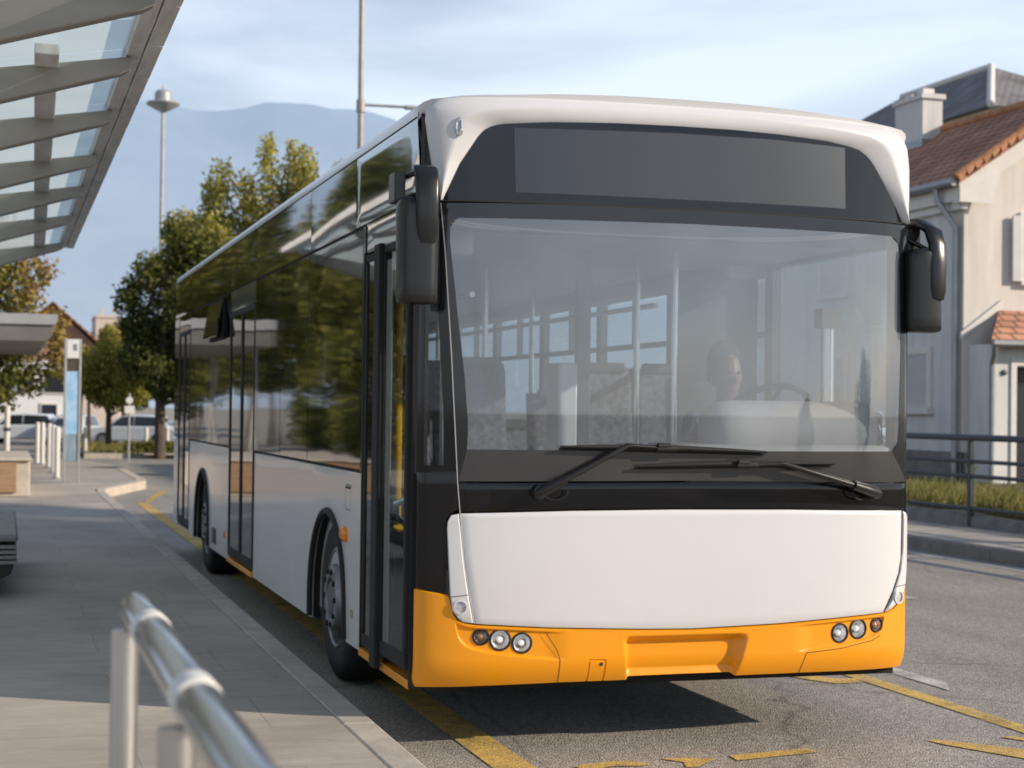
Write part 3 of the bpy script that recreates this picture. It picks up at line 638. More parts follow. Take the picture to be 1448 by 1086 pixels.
# columns in x, rows between the seam and the arch
nu=150;nv=14;P=[]
for j in range(nv+1):
    P.append([])
    for i in range(nu+1):
        f=i/nu; x=.092+(2.474-.092)*(.5-.5*math.cos(PI*f))
        t=interp(D,x); b=2.529; P[-1].append(F(x,b+(t-b)*j/nv,-.012))
grid(mb,P,nu,nv,0)
dp=mb.build('destination_panel',M['destglass'],BUS,angle=50)
mb=MB(); sheet(mb,F,[[(.424,2.572),(1.26,2.574),(2.108,2.575)],[(.412,2.868),(1.2,2.885),(1.7,2.885),(2.101,2.872)]],60,6,off=-.0108,th=0,round_=0); mb.build('destination_display',M['display'],dp)
mb=MB(); line_on(mb,F,[(.088,2.5255),(1.26,2.5275),(2.49,2.5255)],.006,-.004,n=80); mb.build('seam_strip',M['seam'],BUS)
# white front mask around the destination panel
OUT=[(.084,2.520),(.062,2.60),(.046,2.69),(.030,2.80),(.018,2.90),(.030,2.955),(.075,2.992),(.15,3.014),(.3,3.026),(.6,3.036),(1.0,3.042),(1.26,3.043),(1.6,3.040),(1.95,3.028),(2.2,3.016),(2.38,3.002),(2.45,2.965),(2.492,2.90),(2.508,2.80),(2.505,2.66),(2.488,2.522)]
def fr(pl): # resample by matched fractions so corners meet corners
    return pl
mo=resample(OUT,14*12); mi=resample(D,14*12)
# match by angle about the panel centre so the strip stays straight
def byang(pl,n):
    c=(1.28,2.40); A=[math.atan2((p[1]-c[1])*3.2,p[0]-c[0]) for p in pl]; o=[]
    a0,a1=A[0],A[-1]; j=0
    for i in range(n+1):
        a=a0+(a1-a0)*i/n
        while j<len(A)-2 and A[j+1]>a: j+=1
        f=(a-A[j])/min(-1e-9,A[j+1]-A[j]); f=max(0,min(1,f)); o.append((pl[j][0]+(pl[j+1][0]-pl[j][0])*f,pl[j][1]+(pl[j+1][1]-pl[j][1])*f))
    return o
n=200; mo=byang(resample(OUT,600),n); mi=byang(resample(D,600),n)
pr=[(-1,0),(0,.000),(.06,.010),(.18,.016),(.36,.022),(.52,.026),(.60,.026),(.66,.022),(.78,.008),(.9,-.002),(1,-.016)]
mb=MB(); k=len(pr)
for i in range(n+1):
    A,B=mo[i],mi[i]
    for f,off in pr:
        if f==-1:
            p=F(A[0],A[1],0); tz=smooth(2.93,3.0,A[1]); p=p+Vector((0,.06,.006*tz)) if tz>0 else p+Vector((0,.05,0)); mb.v.append(tuple(p)); continue
        x=A[0]+(B[0]-A[0])*f; z=A[1]+(B[1]-A[1])*f; mb.v.append(tuple(F(x,z,off)))
for i in range(n):
    for j in range(k-1):
        a=i*k+j; mb.f.append((a,a+1,a+k+1,a+k)); mb.m.append(0)
mask=mb.build('front_mask',M['white'],BUS,angle=50)
# little loop on the mask
mb=MB(); pts=[F(.150+dx,2.855+dz,.03) for dx,dz in ((0.012,.045),(0.004,.03),(0,.0),(.004,-.03),(.014,-.038),(.022,-.03),(.024,.0),(.022,.035))]
mb.tube(pts,.005,8,0); mb.build('roof_hook',M['chrome'],mask)
# A-pillar corner (near side), black, with a small fixed quarter window
mb=MB()
sheet(mb,F,[[(.002,.760),(.06,.748),(.130,.737)],[(.002,.90),(.133,.90)],[(.002,1.03),(.126,1.045)],[(.002,1.07),(.128,1.075)],[(.002,1.095),(.145,1.098)],[(.002,1.12),(.180,1.12)],[(.002,1.285),(.170,1.285)]],30,[4,4,2,2,2,5],off=0,th=.02,round_=.003)
# around the window
qo=[(.002,1.290),(.170,1.290),(.142,1.8),(.106,2.30),(.084,2.515),(.010,2.515),(.004,2.2),(.002,1.290)]
qi=[(.028,1.318),(.112,1.318),(.106,1.60),(.080,2.02),(.066,2.24),(.026,2.24),(.026,1.8),(.028,1.318)]
def seg(pl,n): # keep corners when resampling
    o=[]
    for a,b in zip(pl,pl[1:]):
        for i in range(n): o.append((a[0]+(b[0]-a[0])*i/n,a[1]+(b[1]-a[1])*i/n))
    o.append(pl[-1]); return o
A=seg(qo,8);B=seg(qi,8); o=len(mb.v)
for i in range(len(A)):
    for f in (0,.33,.66,1): mb.v.append(tuple(F(A[i][0]+(B[i][0]-A[i][0])*f,A[i][1]+(B[i][1]-A[i][1])*f,0)))
for i in range(len(A)-1):
    for j in range(3):
        a=o+i*4+j; mb.f.append((a,a+4,a+5,a+1)); mb.m.append(0)
pil=mb.build('corner_pillar',M['black'],BUS,angle=50)
mb=MB(); sheet(mb,F,[[(.028,1.318),(.112,1.318)],[(.027,1.60),(.106,1.60)],[(.026,2.02),(.080,2.02)],[(.026,2.24),(.066,2.24)]],10,4,off=-.003,th=0,round_=0); mb.build('quarter_window',M['doorglass'],pil)
mb=MB(); line_on(mb,F,[(.002,1.287),(.172,1.287)],.006,.001,n=16); mb.build('seam_strip',M['seam'],pil)
# off-side corner
mb=MB(); sheet(mb,F,[[(2.514,.752),(2.519,.752)],[(2.517,1.09),(2.5195,1.09)],[(2.515,1.7),(2.5195,1.7)],[(2.500,2.50),(2.5195,2.50)]],6,8,off=0,th=.02,round_=0); mb.build('corner_pillar',M['black'],BUS,angle=50)

# roof --------------------------------------------------------------
REAR=11.40
sec=[(0,2.925),(0,2.952),(.004,2.970),(.016,2.984),(.05,2.996)]+[(W/2+W/2*t,2.996+.055*(1-(abs(t)/.96)**2.2)) for t in [-.9,-.75,-.5,-.25,0,.25,.5,.75,.9]]+[(W-.05,2.996),(W-.016,2.984),(W-.004,2.970),(W,2.952),(W,2.925)]
ys=[-1,0,.15,.4,1.0,1.446,2.84,4.2,5.6,7.1,8.6,10,11.0,11.25,REAR]
P=[]
for y in ys:
    row=[]
    for x,z in sec:
        yy=y; zz0=0
        if y<0: y_=0; yy=yf(x)+.055; zz0=.06
        elif y<.5: yy=y+(yf(x)+.03)*(1-y/.5)
        zz=z-(.05 if y==REAR else 0)-zz0
        row.append(Vector((x,yy,zz)))
    P.append(row)
mb=MB(); grid(mb,P,len(sec)-1,len(ys)-1,0); mb.build('roof',M['white'],BUS,angle=50)
mb=MB()
sec2=[(.62,3.02),(.66,3.10),(.78,3.145),(1.0,3.16),(1.52,3.16),(1.74,3.145),(1.86,3.10),(1.90,3.02)]
P=[[Vector((x,y,z-dz)) for x,z in sec2] for y,dz in ((.30,.09),(.55,.02),(.9,0),(3.6,0),(3.9,.03),(4.1,.12))]
grid(mb,P[::-1],7,5,0); mb.build('roof_unit',M['white'],BUS,angle=40)
# aerial
mb=MB(); mb.tube([(.28,.9,2.99),(.28,.9,3.10)],.008,8); mb.lathe([(.03,0),(.02,.03),(0,.04)],(.28,.9,3.02),(0,0,1),12); mb.build('roof_aerial',M['rubber'],BUS)

# near side --------------------------------------------------------
def panelL(name,y0,y1,mat,zb=.298,zt=1.230,arch=None,off=.0,par=BUS,nu=None):
    mb=MB()
    if arch:
        yc,r=arch; n=80
        bot=[]
        for i in range(n+1):
            y=y0+(y1-y0)*i/n; d=abs(y-yc); bot.append((y,max(zb,.44+math.sqrt(max(0,r*r-d*d))*.98) if d<r else zb))
        # sharpen the arch sides
        ysx=sorted(set([b[0] for b in bot]+[yc-r,yc+r,yc-r+.003,yc+r-.003]+[yc+r*math.cos(PI*k/40) for k in range(41)]))
        cols=[(y,(max(zb,.44+math.sqrt(max(0,r*r-(y-yc)**2))*.98) if abs(y-yc)<r-.0015 else zb)) for y in ysx]
        nv=6;P=[]
        for j in range(nv+1): P.append([FL(y,b+(zt-b)*j/nv,off-(.004 if j in(0,nv) else 0)) for y,b in reversed(cols)])
        cr=list(reversed(cols))
        grid(mb,P,len(cols)-1,nv,0,lambda j,i:FL(cr[i][0],cr[i][1]+(zt-cr[i][1])*j/nv,off-.03))
    else:
        sheet(mb,FL,[[(y0,zb),(y1,zb)],[(y0,zt),(y1,zt)]],nu or 10,6,off=off,th=.03,flip=True)
    return mb.build(name,mat,par,angle=30)
FW,RW=2.14,8.53; AR=.548
pf=panelL('side_panel',1.198,3.30,M['white'],arch=(FW,AR))
panelL('side_panel',3.304,5.165,M['white'])
panelL('side_panel',6.625,9.735,M['white'],arch=(RW,AR))
panelL('side_panel',10.89,REAR-.02,M['white'])
def archlip(yc):
    mb=MB(); pts=[(-.004,yc+AR*1.0,.31)]+[(-.004,yc+AR*math.cos(a),.44+.98*AR*math.sin(a)) for a in [PI*k/30 for k in range(31)]]+[(-.004,yc-AR,.31)]
    mb.tube(pts,.022,8,0,flat=.8); mb.build('wheel_arch_lip',M['rubber'],BUS)
    mb=MB(); n=24; r=AR-.005
    for x0,x1 in ((.02,.55),):
        o=len(mb.v)
        prof_=[(yc+r,.30)]+[(yc+r*math.cos(PI*k/n),.44+.98*r*math.sin(PI*k/n)) for k in range(n+1)]+[(yc-r,.30)]
        for x in (x0,x1):
            for y,z in prof_: mb.v.append((x,y,z))
        k=len(prof_)
        for i in range(k-1): mb.f.append((o+i,o+i+1,o+k+i+1,o+k+i)); mb.m.append(0)
        mb.f.append(tuple(o+k+i for i in range(k))); mb.m.append(0)
    mb.build('wheel_housing',M['dark'],BUS)
archlip(FW); archlip(RW)
# wheels
def wheel(x,y,side,par):
    c=Vector((x,y,.475)); ax=(-1,0,0) if side<0 else (1,0,0)
    mb=MB(); R=.475
    mb.lathe([(.29,.0),(.30,.012),(.36,.022),(.42,.018),(.452,.002),(.470,-.03),(.475,-.07),(.475,-.22),(.46,-.26),(.40,-.285),(.30,-.27)],c,ax,56,0)
    for g in (-.09,-.135,-.18): mb.lathe([(.4755,g+.006),(.467,g),(.4755,g-.006)],c,ax,56,0)
    w_=mb.build('wheel',M['tyre'],par)
    mb=MB(); mb.lathe([(.292,-.005),(.288,.012),(.276,.016),(.268,.008),(.262,-.03),(.250,-.06),(.205,-.03),(.190,.035),(.178,.046),(.135,.050),(.122,.046),(.115,.028),(.11,-.02),(0,-.02)],c,ax,48,0,ms=[0,0,0,0,0,1,0,0,0,0,0,1,1])
    for k in range(10):
        a=2*PI*k/10; p=c+Vector((0,math.cos(a)*.157,math.sin(a)*.157)); mb.lathe([(.016,.044),(.016,.056),(.011,.060),(0,.061)],p,ax,8,1)
        q=c+Vector((0,math.cos(a+.31)*.225,math.sin(a+.31)*.225)); mb.lathe([(.028,-.034),(.02,-.028),(0,-.03)],q,ax,10,1)
    mb.build('rim',[M['rim'],M['dark']],w_)
    mb=MB(); mb.lathe([(.108,-.02),(.102,.03),(.085,.045),(.04,.05),(0,.05)],c,ax,30,0); mb.build('hub_cap',M['dashdark'],w_)
wheel(.065,FW,-1,BUS); wheel(.065,RW,-1,BUS); wheel(W-.045,FW,1,BUS); wheel(W-.045,RW,1,BUS)
# small fittings
mb=MB(); sheet(mb,FL,[[(1.555,.845),(1.66,.845)],[(1.545,.90),(1.665,.90)],[(1.575,.925),(1.645,.925)]],8,3,off=.030,th=.035,flip=True,round_=.012); mb.build('side_marker',M['amber'],BUS,angle=60)
mb=MB(); mb.lathe([(.026,0),(.024,.006),(0,.007)],(-.001,1.405,.47),(-1,0,0),20); mb.build('reflector',pbr('faded_reflector',(.42,.33,.22),rough=.4),BUS)
mb=MB(); mb.box(-.010,.0,6.80,6.88,.47,.53); mb.build('side_marker',M['amber'],BUS,bevel=.003)
mb=MB(); mb.box(-.006,.0,7.44,7.70,.36,.50); mb.build('vent_grille',M['plastic'],BUS,bevel=.003)
mb=MB()
yl=resample(rrect(1.475,1.62,1.02,1.155,.012),40); line_on(mb,FL,yl,.004,.0015,n=80); mb.box(-.006,0,1.575,1.60,1.135,1.147); mb.box(-.006,0,1.50,1.525,1.135,1.147)
mb.build('fuel_flap',M['seam'],BUS)
# windows: glazing band
WIN=[(1.235,2.845),(2.862,3.935),(3.952,5.135),(6.660,8.165),(8.182,9.70),(10.93,11.36)]
for i,(a,b) in enumerate(WIN):
    mb=MB(); sheet(mb,FL,[[(a,1.250),(b,1.250)],[(a,2.520),(b,2.520)]],2,2,off=.002,th=.006,flip=True,round_=0)
    wn=mb.build('side_window',M['sideglass'],BUS)
    mb=MB(); z0,z1=1.238,2.532; t=.030
    for (p,q,r_,s_) in ((a-.008,b+.008,z0,z0+t),(a-.008,b+.008,z1-t,z1),(a-.008,a+t,z0+t,z1-t),(b-t,b+.008,z0+t,z1-t)): mb.box(.012,.05,p,q,r_,s_)
    mb.build('window_frame',M['rubber'],wn,smooth=False)
# tilting hopper, ajar
mb=MB(); mb.box(-.06,-.045,7.02,7.94,2.18,2.48,0,ry=.16); mb.box(-.02,-.004,6.99,7.97,2.16,2.50,1); mb.build('hopper_window',[M['black'],M['seam']],BUS,smooth=False)
for a,b in ((1.175,1.232),(5.14,5.172),(6.628,6.655),(9.70,9.738),(10.885,10.925)): mb=MB(); mb.box(-.001,.05,a,b,1.236,2.53); mb.build('window_pillar',M['black'],BUS,smooth=False)
for a in (2.853,3.943,8.173): mb=MB(); mb.box(.0005,.05,a-.007,a+.007,1.236,2.53); mb.build('window_pillar',M['black'],BUS,smooth=False)
# cantrail glass
CT=[(1.452,2.835),(2.842,5.165),(5.172,6.64),(6.647,9.73),(9.737,11.36)]
for a,b in CT:
    mb=MB(); sheet(mb,FL,[[(a,2.542),(b,2.542)],[(a,2.918),(b,2.918)]],4,4,off=.0,th=.02,flip=True,round_=.003); mb.build('cantrail_panel',M['cantrail'],BUS)
mb=MB(); sheet(mb,FL,[[(-.02,2.545),(1.444,2.545)],[(.02,2.75),(1.444,2.75)],[(.06,2.918),(1.444,2.918)]],20,6,off=.0,th=.02,flip=True,round_=.003); mb.build('cantrail_panel',M['cantrail'],BUS)
mb=MB(); sheet(mb,FL,[[(.03,2.385),(1.17,2.385)],[(.03,2.538),(1.17,2.538)]],8,4,off=-.002,th=.02,flip=True,round_=.003); mb.build('door_header',M['cantrail'],BUS)
mb=MB(); mb.box(.012,.05,.0,REAR-.05,2.915,2.932); mb.box(.010,.05,.0,REAR-.05,2.53,2.548); mb.build('roof_gutter',M['seam'],BUS,smooth=False)
# corner filler between header and mask
mb=MB(); sheet(mb,F,[[(.0005,2.515),(.080,2.515)],[(.0005,2.69),(.044,2.69)],[(.0005,2.80),(.028,2.80)],[(.0005,2.92),(.018,2.92)]],8,5,off=-.008,th=0,round_=0); mb.build('corner_filler',M['black'],BUS,angle=60)

# doors -------------------------------------------------------------
def leaf(par,y0,y1,z0,z1,x=0.0,gl='doorglass',fw=.045,rot=0,piv=None):
    mb=MB()
    for b in ((y0,y1,z0,z0+fw*1.7),(y0,y1,z1-fw,z1),(y0,y0+fw,z0+fw*1.7,z1-fw),(y1-fw,y1,z0+fw*1.7,z1-fw)): mb.box(x-.004,x+.036,b[0],b[1],b[2],b[3])
    lf=mb.build('door_leaf',M['rubber'],par,bevel=.006)
    mb=MB(); mb.box(x+.004,x+.010,y0+fw-.01,y1-fw+.01,z0+fw*1.5,z1-fw+.01); mb.build('door_glass',M[gl],lf,smooth=False)
    return lf
# front door
fd=leaf(BUS,.60,1.165,.335,2.375,x=.004,gl='sideglass',fw=.040)
fd2=leaf(BUS,.045,.60,.375,2.375,x=-.03,gl='doorglass',fw=.040)
mb=MB(); mb.box(-.060,-.028,.565,.685,.300,2.385); mb.build('leaf_edge',M['rubber'],fd2,bevel=.008)
mb=MB(); mb.box(-.022,-.016,.43,.545,.43,2.30); mb.build('finger_guard',pbr('grey_rubber_strip',(.36,.37,.36),rough=.6,var=.2,vs=3),fd2,smooth=False)
for q in ((-.012,.022,.046),(-.004,1.165,1.195)):
    mb=MB(); mb.box(q[0],.06,q[1],q[2],.29,2.39); mb.build('door_frame',M['rubber'],BUS,smooth=False)
mb=MB(); mb.box(-.014,.12,.05,1.16,.285,.325); mb.build('door_sill',M['orange'],BUS,bevel=.004)
# middle and rear doors
for y0,y1,sill in ((5.178,6.612,1),(9.742,10.88,0)):
    mid=(y0+y1)/2
    leaf(BUS,y0,mid-.004,.345,2.36,x=.0,gl='sideglass'); leaf(BUS,mid+.004,y1,.345,2.36,x=.0,gl='sideglass')
    mb=MB(); sheet(mb,FL,[[(y0,2.365),(y1,2.365)],[(y0,2.532),(y1,2.532)]],4,3,off=.002,th=.02,flip=True,round_=.003); mb.build('door_header',M['headerglass'] if sill else M['cantrail'],BUS)
    if sill:
        mb=MB(); mb.box(-.012,.12,y0,y1,.292,.330); mb.build('door_sill',M['orange'],BUS,bevel=.004)
# rear wall
mb=MB(); mb.box(.03,W-.03,REAR-.05,REAR,.32,2.93); mb.build('rear_panel',M['white'],BUS,bevel=.03)

# off side ----------------------------------------------------------
mb=MB()
for a,b in ((.30,1.42),(2.62,7.86),(9.08,REAR-.02)): mb.box(W-.03,W,a,b,.30,1.23)
mb.box(W-.03,W,1.42,2.62,1.04,1.23); mb.box(W-.03,W,7.86,9.08,1.04,1.23)
mb.build('side_panel',M['white'],BUS,bevel=.005)
RWIN=[(.10,1.42),(1.52,2.95),(3.05,4.35),(4.45,5.75),(5.85,7.15),(7.25,8.55),(8.65,9.95),(10.05,11.25)]
mb=MB(); prev=.0
for a,b in RWIN+[(REAR-.03,REAR-.03)]: mb.box(W-.055,W-.001,prev,a,1.23,2.52); prev=b
for a,b in RWIN[1:]: mb.box(W-.05,W-.004,a,b,2.02,2.055); mb.box(W-.05,W-.004,(a+b)/2-.012,(a+b)/2+.012,2.055,2.42)
mb.box(W-.055,W-.001,.0,REAR-.03,2.42,2.93)
mb.build('window_pillar',M['seatshell'],BUS,smooth=False)
for a,b in RWIN:
    mb=MB(); mb.box(W-.012,W-.006,a,b,1.235,2.42); mb.build('side_window',M['winright'],BUS,smooth=False)

# interior ----------------------------------------------------------
mb=MB(); mb.box(.06,W-.06,.0,REAR-.06,.285,.345); mb.build('underbody',M['dark'],BUS,smooth=False)
mb=MB(); mb.box(.6,1.9,1.3,11.0,.16,.28); mb.build('chassis',M['dark'],BUS,smooth=False)
mb=MB(); mb.box(.06,W-.06,.05,REAR-.06,.347,.365); mb.build('bus_floor',M['floor'],BUS,smooth=False)
mb=MB(); mb.box(.06,W-.06,.12,REAR-.06,2.44,2.47); mb.box(.06,.30,.12,REAR-.06,2.30,2.44); mb.box(W-.30,W-.06,1.5,REAR-.06,2.36,2.44); mb.build('interior_ceiling',M['ceiling'],BUS,bevel=.02)
mb=MB(); mb.box(.10,W-.10,-.02,.05,2.40,2.53); mb.build('destination_housing',M['dashdark'],BUS,bevel=.01)
mb=MB(); mb.box(.06,.09,1.2,5.16,.36,1.23); mb.box(.06,.09,6.63,9.73,.36,1.23); mb.box(W-.09,W-.06,.1,REAR-.06,.36,1.23); mb.box(.06,W-.06,REAR-.10,REAR-.06,.36,1.6); mb.build('interior_lining',M['interior'],BUS,smooth=False)
mb=MB(); mb.box(.30,W-.06,.02,.08,.35,1.26); mb.box(.22,1.35,-.06,.30,1.24,1.375); mb.build('front_bulkhead',M['dashdark'],BUS,bevel=.02)
# dash: low shelf and rounded instrument hump
mb=MB(); mb.box(1.30,2.44,-.07,.42,1.18,1.42); mb.build('dashboard',M['dash'],BUS,bevel=.05,seg=4)
mb=MB()
pts=[];rs=[]
for t in [0,.03,.08,.16,.3,.5,.7,.85,.93,.97,1.0]:
    pts.append((1.50+.92*t,.14+.05*math.sin(PI*t),1.47)); rs.append(.145*math.sin(PI*min(1,max(0.06,.5+ (t-.5)*.0+ (0.5 if t>.99 else 0))))*(1 if .1<t<.95 else (.55+.45*math.sqrt(min(1,(t/.1 if t<.5 else (1.0-t)/.05+.15))))))
mb.tube(pts,rs,24,0,flat=1.15); mb.build('instrument_hump',M['dash'],BUS,angle=60)
mb=MB(); mb.lathe([(.085,0),(.09,.03),(.07,.045),(.05,.03)],(2.415,.12,1.50),(.8,-.6,.05),28); mb.build('round_gauge',M['chrome'],BUS)
# steering wheel
mb=MB(); c=Vector((2.02,.56,1.59)); ax=Vector((0,.55,.84)).normalized(); u=Vector((1,0,0)); v=ax.cross(u)
mb.tube([c+u*.225*math.cos(2*PI*k/36)+v*.225*math.sin(2*PI*k/36) for k in range(36)],.017,10,0,closed=True)
for a in (.3,2.84,4.71): mb.tube([c,c+u*.22*math.cos(a)+v*.22*math.sin(a)],.014,8)
mb.tube([c,c-ax*.35],.035,12); mb.build('steering_wheel',M['plastic'],BUS)
mb=MB(); mb.tube([(2.30,.42,1.40),(2.30,.42,2.06)],.035,16,0); mb.box(2.245,2.345,.37,.46,2.02,2.12,1); mb.build('validator_post',[M['pole'],M['dashdark']],BUS)
# poles
mb=MB()
for p in (((1.68,1.0,.36),(1.68,1.0,2.44)),((1.70,1.62,.36),(1.70,1.62,2.44)),((.80,3.6,.36),(.80,3.6,2.44)),((.45,1.25,.36),(.45,1.25,2.44)),((1.78,3.9,.36),(1.78,3.9,2.44)),((.80,5.1,.36),(.80,5.1,2.44)),((.80,6.7,.36),(.80,6.7,2.44)),((1.78,6.6,.36),(1.78,6.6,2.44)),((1.72,9.2,.36),(1.72,9.2,2.44)),((.95,2.2,.36),(.95,2.2,2.44))): mb.tube(p,.018,10)
mb.tube([(.62,1.3,2.2),(.62,11,2.2)],.016,8); mb.tube([(1.85,1.7,2.2),(1.85,11,2.2)],.016,8)
mb.build('grab_pole',M['pole'],BUS)
mb=MB(); mb.tube([(.12,.90,1.02),(.12,.90,2.20)],.026,12); mb.tube([(.12,.90,1.02),(.12,.82,.97),(.03,.74,.97)],.02,10); mb.build('yellow_handrail',M['yellowpole'],BUS)
mb=MB(); mb.tube([(.12,.50,.98),(.02,.46,1.05),(.0,.38,1.12),(.05,.30,1.15)],.016,10); mb.build('door_handrail',M['chrome'],BUS)
mb=MB(); mb.box(1.02,1.13,1.0,1.22,.36,1.83); mb.build('ticket_machine',M['white'],BUS,bevel=.012)
mb=MB(); mb.box(1.12,1.20,1.0,1.05,.36,2.44); mb.build('partition_post',M['seatshell'],BUS,bevel=.01)
mb=MB(); mb.box(.30,.62,.28,.62,.36,.78); mb.build('step_box',M['dash'],BUS,bevel=.02)
# driver's cab
mb=MB(); mb.box(1.32,2.42,.42,1.55,.36,.62); mb.build('cab_floor',M['floor'],BUS,smooth=False)
mb=MB(); mb.box(1.93,2.44,1.56,1.60,.36,2.40); mb.box(1.30,1.34,.45,1.20,.36,1.40); mb.build('cab_partition',M['seatshell'],BUS,bevel=.008)
mb=MB(); mb.box(1.80,2.28,.92,1.40,.62,1.02); mb.box(1.82,2.26,1.36,1.48,1.0,1.78,rx=-.1); mb.build('driver_seat',M['seatshell'],BUS,bevel=.05,seg=3)
# passenger seats
def seat(x,y,z,rz=0):
    mb=MB(); mb.box(-.215,.215,-.22,.22,.38,.47); o=mb.build('passenger_seat',M['seatfab'],None,bevel=.03,seg=3)
    mb=MB(); mb.box(-.215,.215,.17,.25,.45,1.06,rx=-.10); b=mb.build('seat_back',M['seatfab'],o,bevel=.04,seg=3)
    mb=MB(); mb.box(-.22,.22,.235,.262,.40,1.075,rx=-.10); mb.box(-.12,.12,.0,.2,0,.38); mb.box(-.16,.16,.175,.235,1.04,1.10,rx=-.1); mb.build('seat_shell',M['seatshell'],o,bevel=.015)
    return o
s0=seat(0,0,0); s0.parent=BUS
spots=[(.34,1.75,.78,0),(.80,1.75,.78,0),(.34,2.55,.78,0),(.80,2.55,.78,0),(1.80,2.3,.78,0),(2.24,2.3,.78,0),(1.80,3.1,.62,0),(2.24,3.1,.62,0),(.34,3.35,.62,0),(.80,3.35,.62,0),(1.80,3.9,.4,0),(2.24,3.9,.4,0),(.34,4.2,.4,0),(.80,4.2,.4,0),(2.24,5.6,.4,0),(1.80,7.2,.6,0),(2.24,7.2,.6,0),(.34,7.3,.6,0),(.80,7.3,.6,0),(1.80,8.2,.75,0),(2.24,8.2,.75,0),(.34,8.4,.75,0),(.80,8.4,.75,0),(1.80,9.2,.75,0),(2.24,9.2,.75,0),(.34,10.9,.8,0),(.80,10.9,.8,0),(1.26,10.9,.8,0),(1.80,10.9,.8,0),(2.24,10.9,.8,0)]
for i,(x,y,z,r) in enumerate(spots):
    o=s0 if i==0 else dup(s0,BUS)
    o.location=Vector((x,y,z))-BUS.location; o.rotation_euler=(0,0,r)
mb=MB(); mb.box(.10,1.05,1.45,2.85,.36,.78); mb.build('wheel_box',M['dash'],BUS,bevel=.02); mb=MB(); mb.box(1.5,2.43,2.0,3.4,.36,.62); mb.box(1.5,2.43,6.9,9.5,.36,.6); mb.box(.10,1.05,7.0,9.0,.36,.6); mb.build('seat_podium',M['floor'],BUS,bevel=.02)

# wipers --------------------------------------------------------------
def wiper(piv,elbow,ba,bb,cc):
    mb=MB(); P0=F(*piv,.035); Pe=F(*elbow,.055); Pm=F((piv[0]*.72+elbow[0]*.28),(piv[1]*.72+elbow[1]*.28),.058); C=F(*cc,.048)
    mb.tube([F(*piv,-.002),F(*piv,.05)],[.036,.030],20); 
    d=(Pe-P0).normalized()
    mb.tube([P0-d*.028,P0,P0+(Pm-P0)*.5,Pm],[.024,.038,.037,.031],14,flat=.7)
    mb.tube([Pm-(Pm-P0)*.15,Pm+(Pe-Pm)*.5,Pe,Pe+(C-Pe)*.15,C],[.024,.020,.017,.015,.013],12,flat=.7)
    arm=mb.build('wiper',M['plastic'],BUS,angle=50)
    mb=MB(); n=14
    A=[F(ba[0]+(bb[0]-ba[0])*i/n,ba[1]+(bb[1]-ba[1])*i/n+.006*math.sin(PI*i/n),.030) for i in range(n+1)]
    mb.tube(A,[.007+.011*math.sin(PI*i/n) for i in range(n+1)],8,flat=.8)
    A2=[F(ba[0]+(bb[0]-ba[0])*i/n,ba[1]-.010+(bb[1]-ba[1])*i/n,.008) for i in range(n+1)]
    mb.tube(A2,.006,6)
    cx,cz=cc; 
    for dx,dz,hw,hh,t in ((0,.0,.055,.017,.050),(-.02,.012,.03,.014,.056),(.07,.0,.035,.012,.042)):
        o=len(mb.v); a=F(cx+dx-hw,cz+dz,t); b=F(cx+dx+hw,cz+dz,t); mb.tube([a,b],[hh,hh*.9],10,flat=1.0)
    mb.build('wiper_blade',M['rubber'],arm,angle=50)
    # washer hose loop
    mb=MB(); s=-1 if elbow[0]<piv[0] else 1
    mb.tube([F(piv[0]+s*(.075+.055*math.cos(a)),piv[1]+.002+.036*math.sin(a),.028-.010*math.sin(a-PI/2)) for a in [PI*.95+ (2.05*PI-PI*.95)*q/16 for q in range(17)]],.004,6); mb.build('washer_hose',M['rubber'],arm)
wiper((.54,1.199),(.955,1.417),(.638,1.408),(1.666,1.388),(1.15,1.404))
wiper((2.26,1.193),(1.742,1.334),(1.006,1.320),(2.032,1.334),(1.555,1.328))

# mirrors ---------------------------------------------------------------
def rounded_box(cx,cy,z0,z1,w0,w1,d,n=28,taper=None,e=4.0):
    # vertical pod with superellipse section; returns MB rows
    rows=[]
    zs=[0,.012,.035,.08,.2,.4,.6,.8,.92,.965,.988,1]
    for t in zs:
        k=1.0
        if t<.1: k=(1-((.1-t)/.1)**2.6)**(1/2.6)*.22+.78 if t>0 else .74
        if t>.9: k=(1-((t-.9)/.1)**2.4)**(1/2.4)*.30+.70 if t<1 else .62
        w_=(w0+(w1-w0)*t)*k; dd=d*k; z=z0+(z1-z0)*t; row=[]
        for j in range(n):
            a=2*PI*j/n; ca,sa=math.cos(a),math.sin(a)
            row.append(Vector((cx+w_*math.copysign(abs(ca)**(2/e),ca),cy+dd*math.copysign(abs(sa)**(2/2.6),sa),z)))
        rows.append(row)
    mb=MB()
    for r in rows: mb.v+=[tuple(p) for p in r]
    for i in range(len(rows)-1):
        for j in range(n): mb.f.append((i*n+j,i*n+(j+1)%n,(i+1)*n+(j+1)%n,(i+1)*n+j)); mb.m.append(0)
    mb.f.append(tuple(range(n-1,-1,-1))); mb.f.append(tuple(range((len(rows)-1)*n,len(rows)*n))); mb.m+=[0,0]
    return mb
